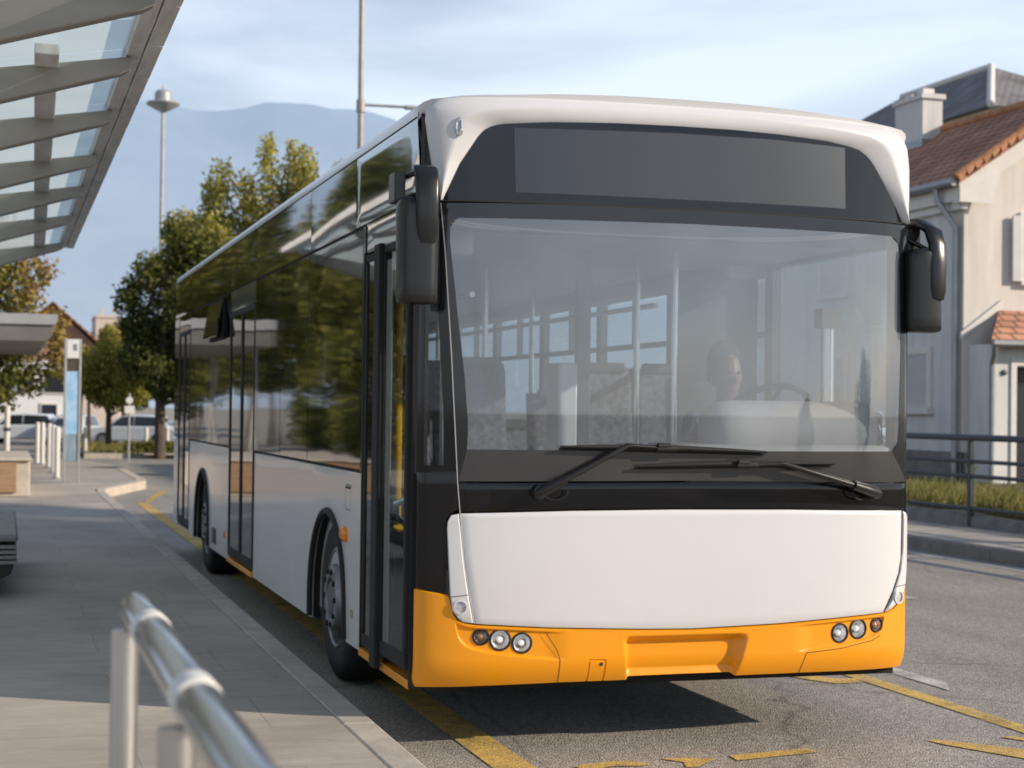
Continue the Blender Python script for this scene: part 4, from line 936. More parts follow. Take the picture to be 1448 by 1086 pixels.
def strap(mb,pts,w,t,m=0,lean=(1,0,0)):
    # flat bent arm: list of (point, width scale)
    o=len(mb.v); k=len(pts); lx=Vector(lean).normalized()
    P=[Vector(p[0]) for p in pts]; N_=12
    for i,p in enumerate(P):
        tg=(P[min(k-1,i+1)]-P[max(0,i-1)]).normalized(); nn=lx.cross(tg).normalized(); ww=w*pts[i][1]
        for j in range(N_):
            a=2*PI*j/N_; ca,sa=math.cos(a),math.sin(a)
            mb.v.append(tuple(p+lx*(ww*math.copysign(abs(ca)**.45,ca))+nn*(t*math.copysign(abs(sa)**.6,sa))))
    for i in range(k-1):
        for j in range(N_): mb.f.append((o+i*N_+j,o+i*N_+(j+1)%N_,o+(i+1)*N_+(j+1)%N_,o+(i+1)*N_+j)); mb.m.append(m)
    mb.f.append(tuple(o+j for j in range(N_-1,-1,-1))); mb.f.append(tuple(o+(k-1)*N_+j for j in range(N_))); mb.m+=[m,m]
mir=rounded_box(-.078,-.30,2.035,2.500,.088,.094,.075).build('mirror',M['mirrorshell'],BUS,angle=60); mir['label']='big near-side mirror hanging from a curved arm'
mb=MB(); strap(mb,[((.02,-.06,2.575),.9),((-.01,-.16,2.62),.95),((-.045,-.27,2.638),1.05),((-.052,-.338,2.622),1.08),((-.052,-.370,2.57),1.05),((-.052,-.376,2.47),1.0),((-.052,-.370,2.36),.93),((-.05,-.360,2.30),.75)],.052,.017); mb.build('mirror_arm',M['mirrorshell'],mir,angle=60)
mb=MB(); mb.box(-.155,-.005,-.226,-.222,2.07,2.46); mb.build('mirror_glass',M['chrome'],mir,smooth=False)
mb=MB(); mb.box(-.178,-.128,-.28,-.16,2.485,2.615); mb.tube([(-.13,-.22,2.60),(-.05,-.26,2.625)],.012,8); mb.tube([(-.13,-.22,2.50),(-.06,-.3,2.53)],.010,8); mb.build('wide_angle_mirror',M['mirrorshell'],mir,bevel=.015,seg=3)
mb=MB(); mb.box(.015,.06,-.10,-.03,2.49,2.60); mb.build('mirror_bracket',M['chrome'],mir,bevel=.01)
# off side mirror
mir2=rounded_box(2.572,-.05,1.985,2.400,.098,.096,.080).build('mirror',M['mirrorshell'],BUS,angle=60)
mb=MB(); strap(mb,[((2.495,.01,2.520),.9),((2.540,.0,2.535),1.0),((2.592,-.03,2.530),1.05),((2.622,-.078,2.49),1.05),((2.628,-.105,2.42),1.0),((2.626,-.118,2.33),1.0),((2.624,-.119,2.20),.95),((2.622,-.114,2.15),.75)],.046,.022,lean=(.95,.05,-.15)); mb.tube([(2.50,.02,2.47),(2.60,-.06,2.40)],.012,8); mb.tube([(2.525,.02,2.55),(2.53,.0,2.40)],.010,8); mb.build('mirror_arm',M['mirrorshell'],mir2,angle=60)
mb=MB(); mb.box(2.49,2.655,.025,.029,2.02,2.36); mb.build('mirror_glass',M['chrome'],mir2,smooth=False)
mb=MB(); mb.box(2.490,2.600,.0,.035,2.385,2.535); mb.build('mirror_bracket',M['plastic'],mir2,bevel=.008)

# driver ------------------------------------------------------------------
def skin(name,verts,edges,radii,mat,parent,loc,root=0,sub=2):
    me=bpy.data.meshes.new(name); me.from_pydata([Vector(v) for v in verts],edges,[]); me.materials.append(mat)
    o=bpy.data.objects.new(name,me); COL.objects.link(o)
    if parent: o.parent=parent
    else: o.location=loc
    sk=o.modifiers.new('skin','SKIN')
    if not me.skin_vertices: me.skin_vertices.new()
    for v,r in zip(me.skin_vertices[0].data,radii): v.radius=(r if isinstance(r,tuple) else (r,r)); v.use_root=False
    me.skin_vertices[0].data[root].use_root=True
    s_=o.modifiers.new('sub','SUBSURF'); s_.levels=sub; s_.render_levels=sub
    for p in me.polygons: p.use_smooth=True
    return o
def chain(V,E,Rr,start,pts):
    # pts: [(xyz, r)] linked on from vertex index start
    a=start
    for p,r in pts:
        V.append(p); Rr.append(r); b=len(V)-1
        if a is not None: E.append((a,b))
        a=b
    return a
DL=Vector((2.02,1.08,1.02)) # seat top under the pelvis
V=[(0,0,.10)];E=[];R_=[(.15,.11)]
ch=chain(V,E,R_,0,[((0,.02,.26),(.145,.10)),((0,.03,.42),(.165,.11)),((0,.02,.53),(.12,.085)),((0,.0,.595),(.058,.058)),((0,-.02,.655),(.055,.058)),((0,-.04,.73),(.078,.098)),((0,-.03,.82),(.074,.095)),((0,-.02,.88),(.045,.06))])
chest=2
for s in (-1,1):
    hx=-.22 if s<0 else .20; hy=-.44; hz=.46
    e=chain(V,E,R_,2,[((s*.19,.02,.50),.062),((s*.25,-.10,.30),.050)])
    if s<0: wr=((-.32,-.34,.42),.032); hd=((-.34,-.42,.47),.036)
    else: wr=((.20,-.34,.52),.032); hd=((.18,-.42,.57),.036)
    e=chain(V,E,R_,e,[wr,hd]); hb=V[e]
    for k in range(4): chain(V,E,R_,e,[((hb[0]+(k-1.5)*.020,hb[1]-.045,hb[2]+.012),.0095),((hb[0]+(k-1.5)*.022,hb[1]-.075-.006*(1.5-abs(k-1.5)),hb[2]-.004),.0085),((hb[0]+(k-1.5)*.021,hb[1]-.085,hb[2]-.03),.0075)])
    chain(V,E,R_,e,[((hb[0]-s*.036,hb[1]-.005,hb[2]+.0),.011),((hb[0]-s*.046,hb[1]-.04,hb[2]-.010),.009)])
    chain(V,E,R_,0,[((s*.10,-.05,.08),.085),((s*.13,-.42,.10),.068),((s*.13,-.44,-.12),.052),((s*.13,-.42,-.34),.040),((s*.13,-.54,-.37),.035)])
drv=skin('person',V,E,R_,M['skin'],None,DL)
tag(drv,'driver in a dark jacket sitting at the steering wheel behind the windscreen','person')
V=[(0,0,.12)];E=[];R_=[(.165,.125)]
chain(V,E,R_,0,[((0,.02,.26),(.158,.115)),((0,.03,.42),(.178,.122)),((0,.02,.535),(.125,.095)),((0,.0,.585),(.07,.07))])
for s in (-1,1):
    chain(V,E,R_,2,[((s*.19,.02,.50),.074),((s*.25,-.10,.30),.060),((-.315,-.32,.405) if s<0 else (.205,-.32,.505),.044)])
skin('jacket',V,E,R_,M['jacket'],drv,None)
V=[(0,0,.10)];E=[];R_=[(.16,.12)]
for s in (-1,1): chain(V,E,R_,0,[((s*.10,-.05,.08),.096),((s*.13,-.42,.10),.078),((s*.13,-.44,-.12),.062),((s*.13,-.42,-.32),.052)])
skin('trousers',V,E,R_,M['trousers'],drv,None)
V=[(0,-.055,.905)];E=[];R_=[(.082,.080)]
chain(V,E,R_,0,[((0,.015,.885),(.098,.108)),((0,.035,.82),(.100,.098)),((0,.045,.75),(.096,.078)),((0,.05,.69),(.078,.055))])
skin('hair',V,E,R_,M['hair'],drv,None)
# face features: nose, ears, eyes, mouth as a slight relief
mb=MB()
def blob(c,rx,ry,rz,m=0,n=10):
    vs=[];fs=[]
    for i in range(n+1):
        t=PI*i/n
        for j in range(n): a=2*PI*j/n; vs.append((c[0]+DL.x+rx*math.sin(t)*math.cos(a),c[1]+DL.y+ry*math.sin(t)*math.sin(a),c[2]+DL.z+rz*math.cos(t)))
    for i in range(n):
        for j in range(n): fs.append((i*n+j,i*n+(j+1)%n,(i+1)*n+(j+1)%n,(i+1)*n+j))
    mb.add(vs,fs,m)
blob((0,-.132,.735),.012,.022,.022); blob((-.080,-.01,.745),.012,.02,.032); blob((.080,-.01,.745),.012,.02,.032)
blob((-.030,-.120,.775),.013,.008,.008,1); blob((.030,-.120,.775),.013,.008,.008,1); blob((0,-.125,.685),.026,.010,.006,2)
mb.build('face_features',[M['skin'],M['hair'],pbr('lips',(.38,.14,.11),rough=.5)],drv)

# ------------------------------------------------------------------ ground, roads, platform
def flat(name,pts,z,mat,kind='structure'):
    mb=MB(); mb.add([(x,y,z) for x,y in pts],[tuple(range(len(pts)))]); o=mb.build(name,mat,None,smooth=False); o['kind']=kind; return o
flat('ground',[(-4500,-900),(4500,-900),(4500,7000),(-4500,7000)],0,M['earth'])
flat('road',[(-60,-70),(8.46,-70),(8.46,44),(60,60),(60,74),(-60,74)],.004,M['asphalt'])
def slab(name,pts,z0,z1,mat,bevel=.012):
    mb=MB(); mb.prism(pts,'z',z0,z1); o=mb.build(name,mat,None,smooth=False,bevel=bevel); o['kind']='structure'; return o
slab('platform',[(-.325,-30),(-.325,21.0),(-.30,22.1),(-.95,38.2),(-30,38.2),(-30,-30)],-.1,.150,M['paving'],bevel=.003)
slab('platform',[(-.32,21.95),(.66,25.4),(.66,32.4),(-.05,37.4),(-.95,38.15),(-.42,22.0),(-.42,21.5)],-.1,.148,M['paving'],bevel=.003)
# kerb stones along the bus bay
mb=MB()
y=-30.0
while y<21.0:
    y1=min(y+1.0,21.0)
    if y1>-14: mb.box(-.320,-.170,y+.0025,y1-.0025,-.1,.151)
    y=y1
mb.box(-.320,-.170,-30,-14,-.1,.151)
k=mb.build('kerb',M['kerb'],None,smooth=False,bevel=.012); k['kind']='structure'
mb=MB(); mb.prism([(-.32,21.01),(-.17,21.01),(-.10,22.0),(.80,25.1),(.86,25.8),(.86,32.5),(.1,37.6),(-.8,38.4),(-.98,38.2),(-.1,37.4),(.66,32.4),(.66,25.8),(.62,25.3),(-.26,22.1)],'z',-.1,.156); k=mb.build('kerb',M['concrete'],None,smooth=False,bevel=.012); k['kind']='structure'
# painted markings
def marks(name,polys,mat,z=.009):
    mb=MB()
    for pl in polys: mb.add([(x,y,z) for x,y in pl],[tuple(range(len(pl)))])
    o=mb.build(name,mat,None,smooth=False); o['kind']='structure'; return o
marks('yellow_road_marking',[[(.265,-8),(.455,-8),(.44,20.2),(.27,20.2)],
 [(3.03,-8),(3.17,-8),(3.17,2.2),(3.05,2.2)],
 [(2.84,1.33),(3.03,1.33),(3.05,1.47),(2.93,1.49),(2.70,1.95),(2.52,1.99)],
 [(.5,21.2),(.62,21.2),(1.15,24.3),(1.0,24.3)],[(.42,20.4),(.55,20.5),(.6,21.0),(.48,21.0)]],M['yellowpaint'])
marks('yellow_lettering_marking',[[(1.38,-.52),(1.83,-.44),(1.81,-.345),(1.39,-.41)],[(1.05,-.40),(1.22,-.42),(1.30,-.47),(1.24,-.52),(1.16,-.60),(1.10,-.60),(1.13,-.5)],[(.62,-.47),(.70,-.43),(.84,-.405),(.92,-.43),(.97,-.50),(.9,-.53),(.8,-.50),(.66,-.56)],
 [(2.47,-.295),(2.56,-.33),(2.80,-.60),(3.00,-.95),(2.86,-1.0),(2.69,-.80),(2.50,-.42)],[(2.865,-.318),(2.93,-.31),(3.02,-.42),(3.02,-.54),(2.94,-.44)]],M['yellowpaint'])
marks('white_road_marking',[[(3.37,.95),(3.50,1.20),(3.50,3.0),(3.37,3.0)],[(5.52,5.25),(5.70,5.25),(5.70,8.2),(5.52,8.2)],[(5.52,-1.5),(5.70,-1.5),(5.70,1.3),(5.52,1.3)],[(8.06,-40),(8.22,-40),(8.22,43),(8.06,43)]],M['whitepaint'])
# off-side pavement, kerb, verge
slab('sidewalk',[(8.56,-60),(10.08,-60),(10.08,60),(8.56,60)],-.1,.150,M['sidewalk'])
mb=MB(); y=-60
while y<58: mb.box(8.42,8.556,y+.003,y+1.197,-.1,.154); y+=1.2
k=mb.build('kerb',M['kerbgrey'],None,smooth=False,bevel=.015); k['kind']='structure'
mb=MB(); n=120; r2=random.Random(3); P=[[],[],[],[]]
for i in range(n+1):
    y=-20+80*i/n; h=.30+r2.uniform(-.03,.03); d=r2.uniform(-.02,.02)
    for q,(x,z) in enumerate(((10.08+d,.1),(10.10+d,h-.03),(10.14+d,h),(10.36,h+.01))): P[q].append((x,y,z))
grid(mb,[list(reversed(r)) for r in P],n,3); vw=mb.build('verge_wall',M['roughwall'],None,smooth=False); tag(vw,'low rough concrete edging along the foot of the grass verge','wall')
P=[]
for x,z in ((10.34,.29),(10.8,.36),(11.6,.40),(12.8,.42),(13.9,.44),(14.3,.44),(60,.46)):
    P.append([(x,-20+80*i/60,z+(r2.uniform(-.03,.03) if 10.5<x<13 else 0)) for i in range(61)])
mb=MB(); grid(mb,P,60,6); v=mb.build('verge_ground',M['soil'],None); v['kind']='structure'
def blades(name,N_,fx,mat,h,wd,label,rr):
    mb=MB(); mb.c=[]
    for i in range(N_):
        x,y,z=fx(rr); hh=h*rr.uniform(.45,1.15); a=rr.uniform(0,2*PI); lx,ly=math.cos(a)*wd,math.sin(a)*wd; bx,by=rr.gauss(0,.35)*hh,rr.gauss(0,.35)*hh
        mb.add([(x-lx,y-ly,z),(x+lx,y+ly,z),(x+lx*.6+bx*.5,y+ly*.6+by*.5,z+hh*.6),(x+bx,y+by,z+hh),(x-lx*.6+bx*.5,y-ly*.6+by*.5,z+hh*.6)],[(0,1,2,3,4)]); mb.c.append(min(1,max(0,rr.gauss(.5,.25))))
    o=mb.build(name,mat,None,smooth=False); o['kind']='stuff'; o['label']=label; return o
rr=random.Random(11)
def vg(rr):
    y=rr.uniform(6,22); x=10.3+abs(rr.gauss(0,1.25)); return (min(x,13.9),y,.33)
blades('grass',15000,vg,M['leafgrass'],.27,.010,'rough green and yellow grass on the verge below the house',rr)
# dry weed stalks standing in the verge
for i,(x,y,h,l) in enumerate(((10.75,10.75,.75,'dry branching weed with a pale seed head in the verge grass'),(10.7,9.95,.66,'straight dry weed stalk in the verge grass, nearest the picture edge'),(10.9,12.75,.62,'thin dry weed stalk in the verge grass close to the bus corner'),(11.1,11.0,.55,'short dry weed stalk beside the branching weed'))):
    t=thing('dry_weed',l,'weed',(x,y,.33),'dry weeds in the verge')
    mb=MB(); r3=random.Random(i+40)
    top=Vector((x+r3.uniform(-.05,.05),y,.33+h)); mb.tube([(x,y,.33),(x+.01,y+.02,.33+h*.5),tuple(top)],[.016,.012,.008],6); mb.build('stalk',M['weedstalk'],t)
    mb=MB(); mb.c=[]
    for k in range(60 if i==0 else 30):
        c=top+Vector((r3.gauss(0,.07 if i==0 else .03),r3.gauss(0,.06),-abs(r3.gauss(0,.06 if i==0 else .15)))); d=Vector((r3.gauss(0,1),r3.gauss(0,1),r3.gauss(0,1))).normalized()*.03; e=d.cross(Vector((r3.random(),r3.random(),r3.random()))).normalized()*.012
        mb.add([c-d-e,c+d-e,c+d+e,c-d+e],[(0,1,2,3)]); mb.c.append(r3.uniform(.6,1))
    mb.build('seed_head',M['leafgrass'],t,smooth=False)

# railing on the off-side pavement
fence=thing('railing','grey steel pedestrian railing with four horizontal rails along the far pavement','railing',(10.13,12,.15))
for y in (3.5,5.5,7.5,9.5,11.5,13.5,15.5,17.5,19.5,21.5):
    mb=MB(); mb.box(10.095,10.165,y-.035,y+.035,.15,1.30); mb.build('post',M['railpaint'],fence,bevel=.008)
for z,r in ((1.295,.042),(.99,.026),(.80,.026),(.385,.026)):
    mb=MB(); mb.tube([(10.13,2.5,z),(10.13,22.5,z)],r,12); mb.build('rail',M['railpaint'],fence)

# ------------------------------------------------------------------ house on the right
HX0,HX1,HY0,HY1=14.05,18.9,18.0,30.0; RX,RZ=16.35,7.36; EZ=5.55
house=thing('house','cream rendered house with red tiled gable roof behind the grey railing','house',(16.4,24,.3))
sl=(RZ-5.72)/(RX-13.85)
def rz(x): return RZ-abs(x-RX)*sl
mb=MB()
gab=[(HX0,.2),(HX1,.2),(HX1,rz(HX1)-.14),(RX,RZ-.14),(HX0,rz(HX0)-.14)]
mb.prism(gab,'y',HY0,HY0+.3); mb.build('gable_wall',M['lime'],house,smooth=False)
mb=MB(); mb.box(HX0,HX0+.3,HY0+.3,HY1,.2,EZ); mb.box(HX1-.3,HX1,HY0+.3,HY1,.2,EZ-.8); mb.prism(gab,'y',HY1,HY1+.3); mb.build('side_wall',M['limeb'],house,smooth=False)
def roofplane(name,A,B,C,D,mat,par,th=.10):
    # A,B along the eave, D,C along the ridge; with uv in metres
    A,B,C,D=map(Vector,(A,B,C,D)); n=(B-A).cross(D-A).normalized()
    if n.z<0: n=-n
    mb=MB(); vs=[A,B,C,D]; mb.add(vs+[p-n*th for p in vs],[(0,1,2,3),(7,6,5,4),(0,4,5,1),(1,5,6,2),(2,6,7,3),(3,7,4,0)])
    o=mb.build(name,mat,par,smooth=False); uv=o.data.uv_layers.new(name='uv'); u=(B-A).normalized(); v=(D-A)-u*u.dot(D-A); v.normalize()
    offs=Vector((0,0,0)); p=par
    while p is not None: offs+=p.location; p=p.parent
    for l in o.data.loops:
        q=o.data.vertices[l.vertex_index].co+offs-A; uv.data[l.index].uv=(q.dot(u),q.dot(v))
    return o
ex=13.72
roofL=roofplane('roof',(ex,HY0-.28,rz(ex)),(ex,HY1+.4,rz(ex)),(RX,HY1+.4,RZ),(RX,HY0-.28,RZ),M['tile'],house)
roofplane('roof',(19.2,HY0-.28,rz(19.2)),(19.2,HY1+.4,rz(19.2)),(RX,HY1+.4,RZ),(RX,HY0-.28,RZ),M['tile'],house)
mb=MB()
for i in range(16):
    for sgn in (-1,1):
        t0=i/16; xa=RX+sgn*(RX-ex)*(1-t0); xb=RX+sgn*(RX-ex)*(1-t0-1/16)
        za,zb=rz(xa),rz(xb); mb.tube([(xa,HY0-.27,za+.015),(xb+sgn*-.0,HY0-.27,zb+.055)],[.085,.075],10)
mb.build('verge_tile',M['ridge_tile'],house)
mb=MB()
for i in range(30): y0=HY0-.2+i*.41; mb.tube([(RX,y0,RZ+.02),(RX,y0+.42,RZ+.04)],[.10,.09],10)
mb.build('ridge_tile',M['ridge_tile'],house)
# barge and eave cornice
mb=MB()
for sgn in (-1,1):
    xa=RX+sgn*(RX-ex-.1); pl=[(xa,rz(xa)-.13),(RX,RZ-.13),(RX,RZ-.40),(xa,rz(xa)-.46)]
    mb.prism(pl if sgn<0 else pl[::-1],'y',HY0-.20,HY0-.003)
mb.box(HX0-.22,HX0-.003,HY0-.20,HY1,EZ-.27,EZ-.02); mb.box(HX0-.12,HX0-.004,HY0-.12,HY1,EZ-.40,EZ-.275)
mb.prism([(HX0-.22,EZ-.02),(HX0-.22,EZ-.30),(HX0+.42,EZ-.30),(HX0+.60,EZ+.30)],'y',HY0-.215,HY0-.205)
mb.build('cornice',M['trimstone'],house,smooth=False)
mb=MB(); mb.tube([(ex-.03,HY0-.25,rz(ex)-.05),(ex-.03,HY1,rz(ex)-.05)],.075,12); mb.tube([(ex-.02,HY0+.35,rz(ex)-.1),(ex+.02,HY0+.35,rz(ex)-.32),(HX0-.09,HY0+.12,4.85),(HX0-.09,HY0+.12,.4)],.055,10); mb.build('gutter',M['gutter'],house)
mb=MB(); mb.box(HX0-.02,HX0-.003,HY0-.02,HY1,.25,.95); mb.box(HX0-.02,HX1,HY0-.02,HY0-.003,.25,.95); mb.build('plinth',M['roughwall'],house,smooth=False)
# side window with closed roller shutter
def window(par,mb_axis,pos,y0,y1,z0,z1,shut=True):
    mb=MB(); x=pos
    mb.box(x-.06,x-.002,y0-.14,y1+.14,z1,z1+.13); mb.box(x-.06,x-.002,y0-.14,y0,z0,z1); mb.box(x-.06,x-.002,y1,y1+.14,z0,z1); mb.box(x-.13,x-.002,y0-.18,y1+.18,z0-.12,z0)
    w_=mb.build('window',M['trimstone'],par,smooth=False)
    mb=MB(); n=22
    for i in range(n): a=z0+(z1-z0)*i/n; mb.prism([(y0,a),(y0,a+(z1-z0)/n*.9)],'x',x,x) if False else mb.box(x-.03,x-.006,y0,y1,a+.004,a+(z1-z0)/n)
    mb.build('roller_shutter',M['shutter'],w_,smooth=False)
window(house,'x',HX0,19.12,19.90,1.72,2.68); window(house,'x',HX0,22.2,23.2,1.72,2.68); window(house,'x',HX0,22.2,23.2,4.0,5.0)
# gable window with an open leaf shutter
mb=MB(); mb.box(15.14,15.22,HY0-.06,HY0-.003,3.95,5.15); mb.box(15.22,16.0,HY0-.06,HY0-.003,5.07,5.15); mb.box(15.14,16.05,HY0-.10,HY0-.003,3.87,3.95); gw=mb.build('window',M['trimstone'],house,smooth=False)
mb=MB(); mb.box(15.22,16.0,HY0-.03,HY0-.004,3.95,5.07); mb.build('pane',M['winpane'],gw,smooth=False)
mb=MB(); mb.box(14.96,15.13,HY0-.10,HY0-.05,3.93,5.08); mb.build('leaf_shutter',M['shutter'],gw,bevel=.006)
# chimney
mb=MB(); mb.box(15.85,16.3,22.45,23.55,6.6,7.98); mb.box(15.80,16.35,22.40,23.60,7.983,8.08); ch=mb.build('chimney',M['limeb'],house,smooth=False)
mb=MB(); mb.box(15.95,16.2,22.6,22.85,8.083,8.22); mb.box(15.95,16.2,23.05,23.35,8.083,8.16); mb.build('chimney_pot',M['trimstone'],ch,smooth=False)
mb=MB(); mb.box(15.82,16.33,22.42,23.58,6.9,7.16) ; mb.build('flashing',M['gutter'],ch,smooth=False)
# porch wing in front of the gable
wing=thing('porch_wing','low porch wing with small red tiled roof and dark door against the gable','porch',(15.6,17.6,.3))
mb=MB(); mb.box(14.16,14.40,17.3,18.0,.2,2.80); mb.box(14.401,14.64,17.3,17.5,.2,2.80); mb.box(15.65,17.4,17.3,17.5,.2,2.80); mb.box(14.641,15.649,17.3,17.5,2.42,2.80); mb.build('wall',M['limeb'],wing,smooth=False)
mb=MB(); mb.box(14.53,14.635,17.27,17.298,.2,2.56); mb.box(14.636,15.7,17.27,17.298,2.44,2.56); dfm=mb.build('door_frame',M['trimstone'],wing,smooth=False)
mb=MB(); mb.box(14.60,15.65,17.62,17.66,.25,2.42); d_=mb.build('door',M['doorwood'],wing,smooth=False); mb=MB(); mb.tube([(15.5,17.60,1.2),(15.5,17.60,1.4)],.015,8); mb.build('handle',M['galv'],d_)
roofplane('roof',(13.98,17.02,2.86),(17.6,17.02,2.86),(17.6,17.99,3.42),(14.75,17.99,3.42),M['tile'],wing)
mb=MB(); mb.prism([(13.98,2.90),(14.78,3.47),(14.78,3.60),(13.98,3.02)],'y',17.95,17.99); mb.build('flashing',M['trimstone'],wing,smooth=False)
mb=MB(); mb.tube([(13.98,16.98,2.80),(17.6,16.98,2.80)],.055,10); mb.tube([(14.04,17.0,2.76),(14.08,17.1,2.58),(14.14,17.25,2.45),(14.14,17.25,.35)],.045,10); mb.build('gutter',M['gutter'],wing)
mb=MB(); mb.lathe([(.05,0),(.05,.03),(0,.04)],(14.40,17.3,2.32),(0,-1,0),12); mb.build('wall_lamp',M['railpaint'],wing)
# big house with slate roof behind
bh=thing('slate_house','tall pale house with grey slate hipped roof rising behind the red roof','house',(35.3,55,0))
x0,x1,y0,y1,ez=31.9,39.9,45.0,64.0,12.75
mb=MB(); mb.box(x0+.35,x1-.35,y0+.35,y1-.35,0,ez-.6); mb.build('wall',M['lime'],bh,smooth=False)
mb=MB(); mb.box(x0+.15,x1-.15,y0+.15,y1-.15,ez-.6,ez-.02); mb.build('cornice',pbr('ochre_cornice',(.62,.5,.32),rough=.8,var=.15),bh,smooth=False)
rx_=35.9; zt=15.6
roofplane('roof',(x0,y0,ez),(x0,y1,ez),(rx_,58.2,zt),(rx_,51.2,zt),M['slate'],bh); roofplane('roof',(x0,y0,ez),(x1,y0,ez),(rx_+.01,51.2,zt),(rx_,51.2,zt),M['slate'],bh)
roofplane('roof',(x1,y0,ez),(x1,y1,ez),(rx_,58.2,zt),(rx_,51.2,zt),M['slate'],bh); roofplane('roof',(x0,y1,ez),(x1,y1,ez),(rx_+.01,58.2,zt),(rx_,58.2,zt),M['slate'],bh)
mb=MB(); mb.tube([(x0,y0,ez+.03),(rx_,51.2,zt+.03)],.14,8); mb.tube([(rx_,51.2,zt+.03),(rx_,58.2,zt+.03)],.14,8); mb.build('ridge_cap',M['trimstone'],bh)

# ------------------------------------------------------------------ shelter canopy over the platform
M['canopyglass']=None
m,nt,N,L=newmat('frosted_canopy_glass'); out=N.new('ShaderNodeOutputMaterial'); t=N.new('ShaderNodeBsdfTransparent'); t.inputs[0].default_value=(.78,.86,.83,1); tl=N.new('ShaderNodeBsdfTranslucent'); tl.inputs[0].default_value=(.80,.87,.82,1); g=N.new('ShaderNodeBsdfGlossy'); g.inputs['Roughness'].default_value=.08
n=N.new('ShaderNodeTexNoise'); n.inputs['Scale'].default_value=.9; n.inputs['Detail'].default_value=5; tc=N.new('ShaderNodeTexCoord'); L.new(tc.outputs['Object'],n.inputs['Vector']); mr=N.new('ShaderNodeMapRange'); mr.inputs[1].default_value=.3; mr.inputs[2].default_value=.7; mr.inputs[3].default_value=.62; mr.inputs[4].default_value=.92; L.new(n.outputs[0],mr.inputs[0])
a=N.new('ShaderNodeMixShader'); L.new(mr.outputs[0],a.inputs[0]); L.new(t.outputs[0],a.inputs[1]); L.new(tl.outputs[0],a.inputs[2]); b=N.new('ShaderNodeMixShader'); b.inputs[0].default_value=.10; L.new(a.outputs[0],b.inputs[1]); L.new(g.outputs[0],b.inputs[2]); L.new(b.outputs[0],out.inputs[0]); M['canopyglass']=m
shel=thing('bus_shelter','steel shelter canopy with frosted glass roof on tapered ribs above the platform','shelter',(-3.0,4,.15))
YA,YB=-3.6,11.0; SLP=.155
def cz(x): return 3.305+SLP*(x+1.12)
ribs=[-3.4,-2.0,-.62,.74,2.25,4.0,5.66,7.7,10.3]
for y in ribs:
    mb=MB(); pl=[(-1.25,cz(-1.25)-.045),(-1.25,cz(-1.25)-.105),(-1.30,cz(-1.3)-.125),(-2.2,cz(-2.2)-.26),(-4.2,cz(-4.2)-.46),(-4.2,cz(-4.2)-.045)]
    mb.prism([(u,v) for u,v in pl],'y',y-.045,y+.045); mb.build('rib',M['ribmetal'],shel,bevel=.008)
pan=[YA,-2.0,-.62,.74,2.25,4.0,5.66,7.7,10.3,YB]
for a,b in zip(pan,pan[1:]):
    mid=(a+b)/2
    for p,q in ((a+.004,mid-.006),(mid+.006,b-.004)):
        mb=MB(); mb.add([(-4.3,p,cz(-4.3)),(-1.26,p,cz(-1.26)),(-1.26,q,cz(-1.26)),(-4.3,q,cz(-4.3))],[(0,1,2,3)]); mb.build('roof_glass',M['canopyglass'],shel,smooth=False)
mb=MB()
seg_=[YA+i*(YB-YA)/18 for i in range(19)]
for a,b in zip(seg_,seg_[1:]):
    mb.box(-1.195,-1.120,a+.004,b-.004,cz(-1.15)-.055,cz(-1.15)+.02); mb.box(-1.275,-1.201,a+.004,b-.004,cz(-1.24)-.040,cz(-1.24)+.02)
mb.box(-1.28,-1.118,YA,YB,cz(-1.2)-.02,cz(-1.2)+.025)
mb.build('edge_trim',M['edgemetal'],shel,bevel=.006)
def skewbar(y0,y1,x0,x1_,w_,h):
    mb=MB(); z0_=cz(x0)-.012; z1_=cz(x1_)-.012
    mb.add([(x0-w_,y0,z0_-h),(x0+w_,y0,z0_-h),(x0-w_,y0,z0_),(x0+w_,y0,z0_),(x1_-w_,y1,z1_-h),(x1_+w_,y1,z1_-h),(x1_-w_,y1,z1_),(x1_+w_,y1,z1_)],[(0,1,3,2),(4,6,7,5),(0,4,5,1),(1,5,7,3),(3,7,6,2),(2,6,4,0)]); return mb
skewbar(.40,10.6,-1.645,-1.48,.055,.05).build('purlin',M['edgemetal'],shel,bevel=.006)
mb=MB(); mb.box(-3.75,-3.6,YA,YB,2.42,2.58); mb.build('main_beam',M['ribmetal'],shel,bevel=.01)
for y in (-3.0,3.0,10.0):
    mb=MB(); mb.tube([(-3.68,y,.15),(-3.68,y,2.45)],.075,16); mb.build('column',M['ribmetal'],shel)
# second shelter further along
sh2=thing('bus_shelter','pale flat-roofed shelter further along the platform, seen by its rounded roof end','shelter',(-3.2,32,.15))
mb=MB(); mb.prism([(-3.7,2.86),(-1.02,2.86),(-.90,2.98),(-.80,3.30),(-.80,3.37),(-.86,3.40),(-3.7,3.40)],'y',27.8,38); mb.build('roof',pbr('shelter_roof_grey',(.17,.165,.155),rough=.6,var=.25,vs=2),sh2,smooth=False,bevel=.02)
mb=MB(); mb.prism([(-3.7,3.20),(-.83,3.20),(-.79,3.30),(-.79,3.415),(-3.7,3.415)],'y',27.74,27.795); mb.build('fascia',pbr('shelter_fascia',(.36,.37,.38),rough=.5,var=.15,vs=2),sh2,smooth=False,bevel=.01)
for y in (29,36.5):
    mb=MB(); mb.tube([(-3.4,y,.15),(-3.4,y,2.87)],.07,12); mb.build('column',M['galv'],sh2)

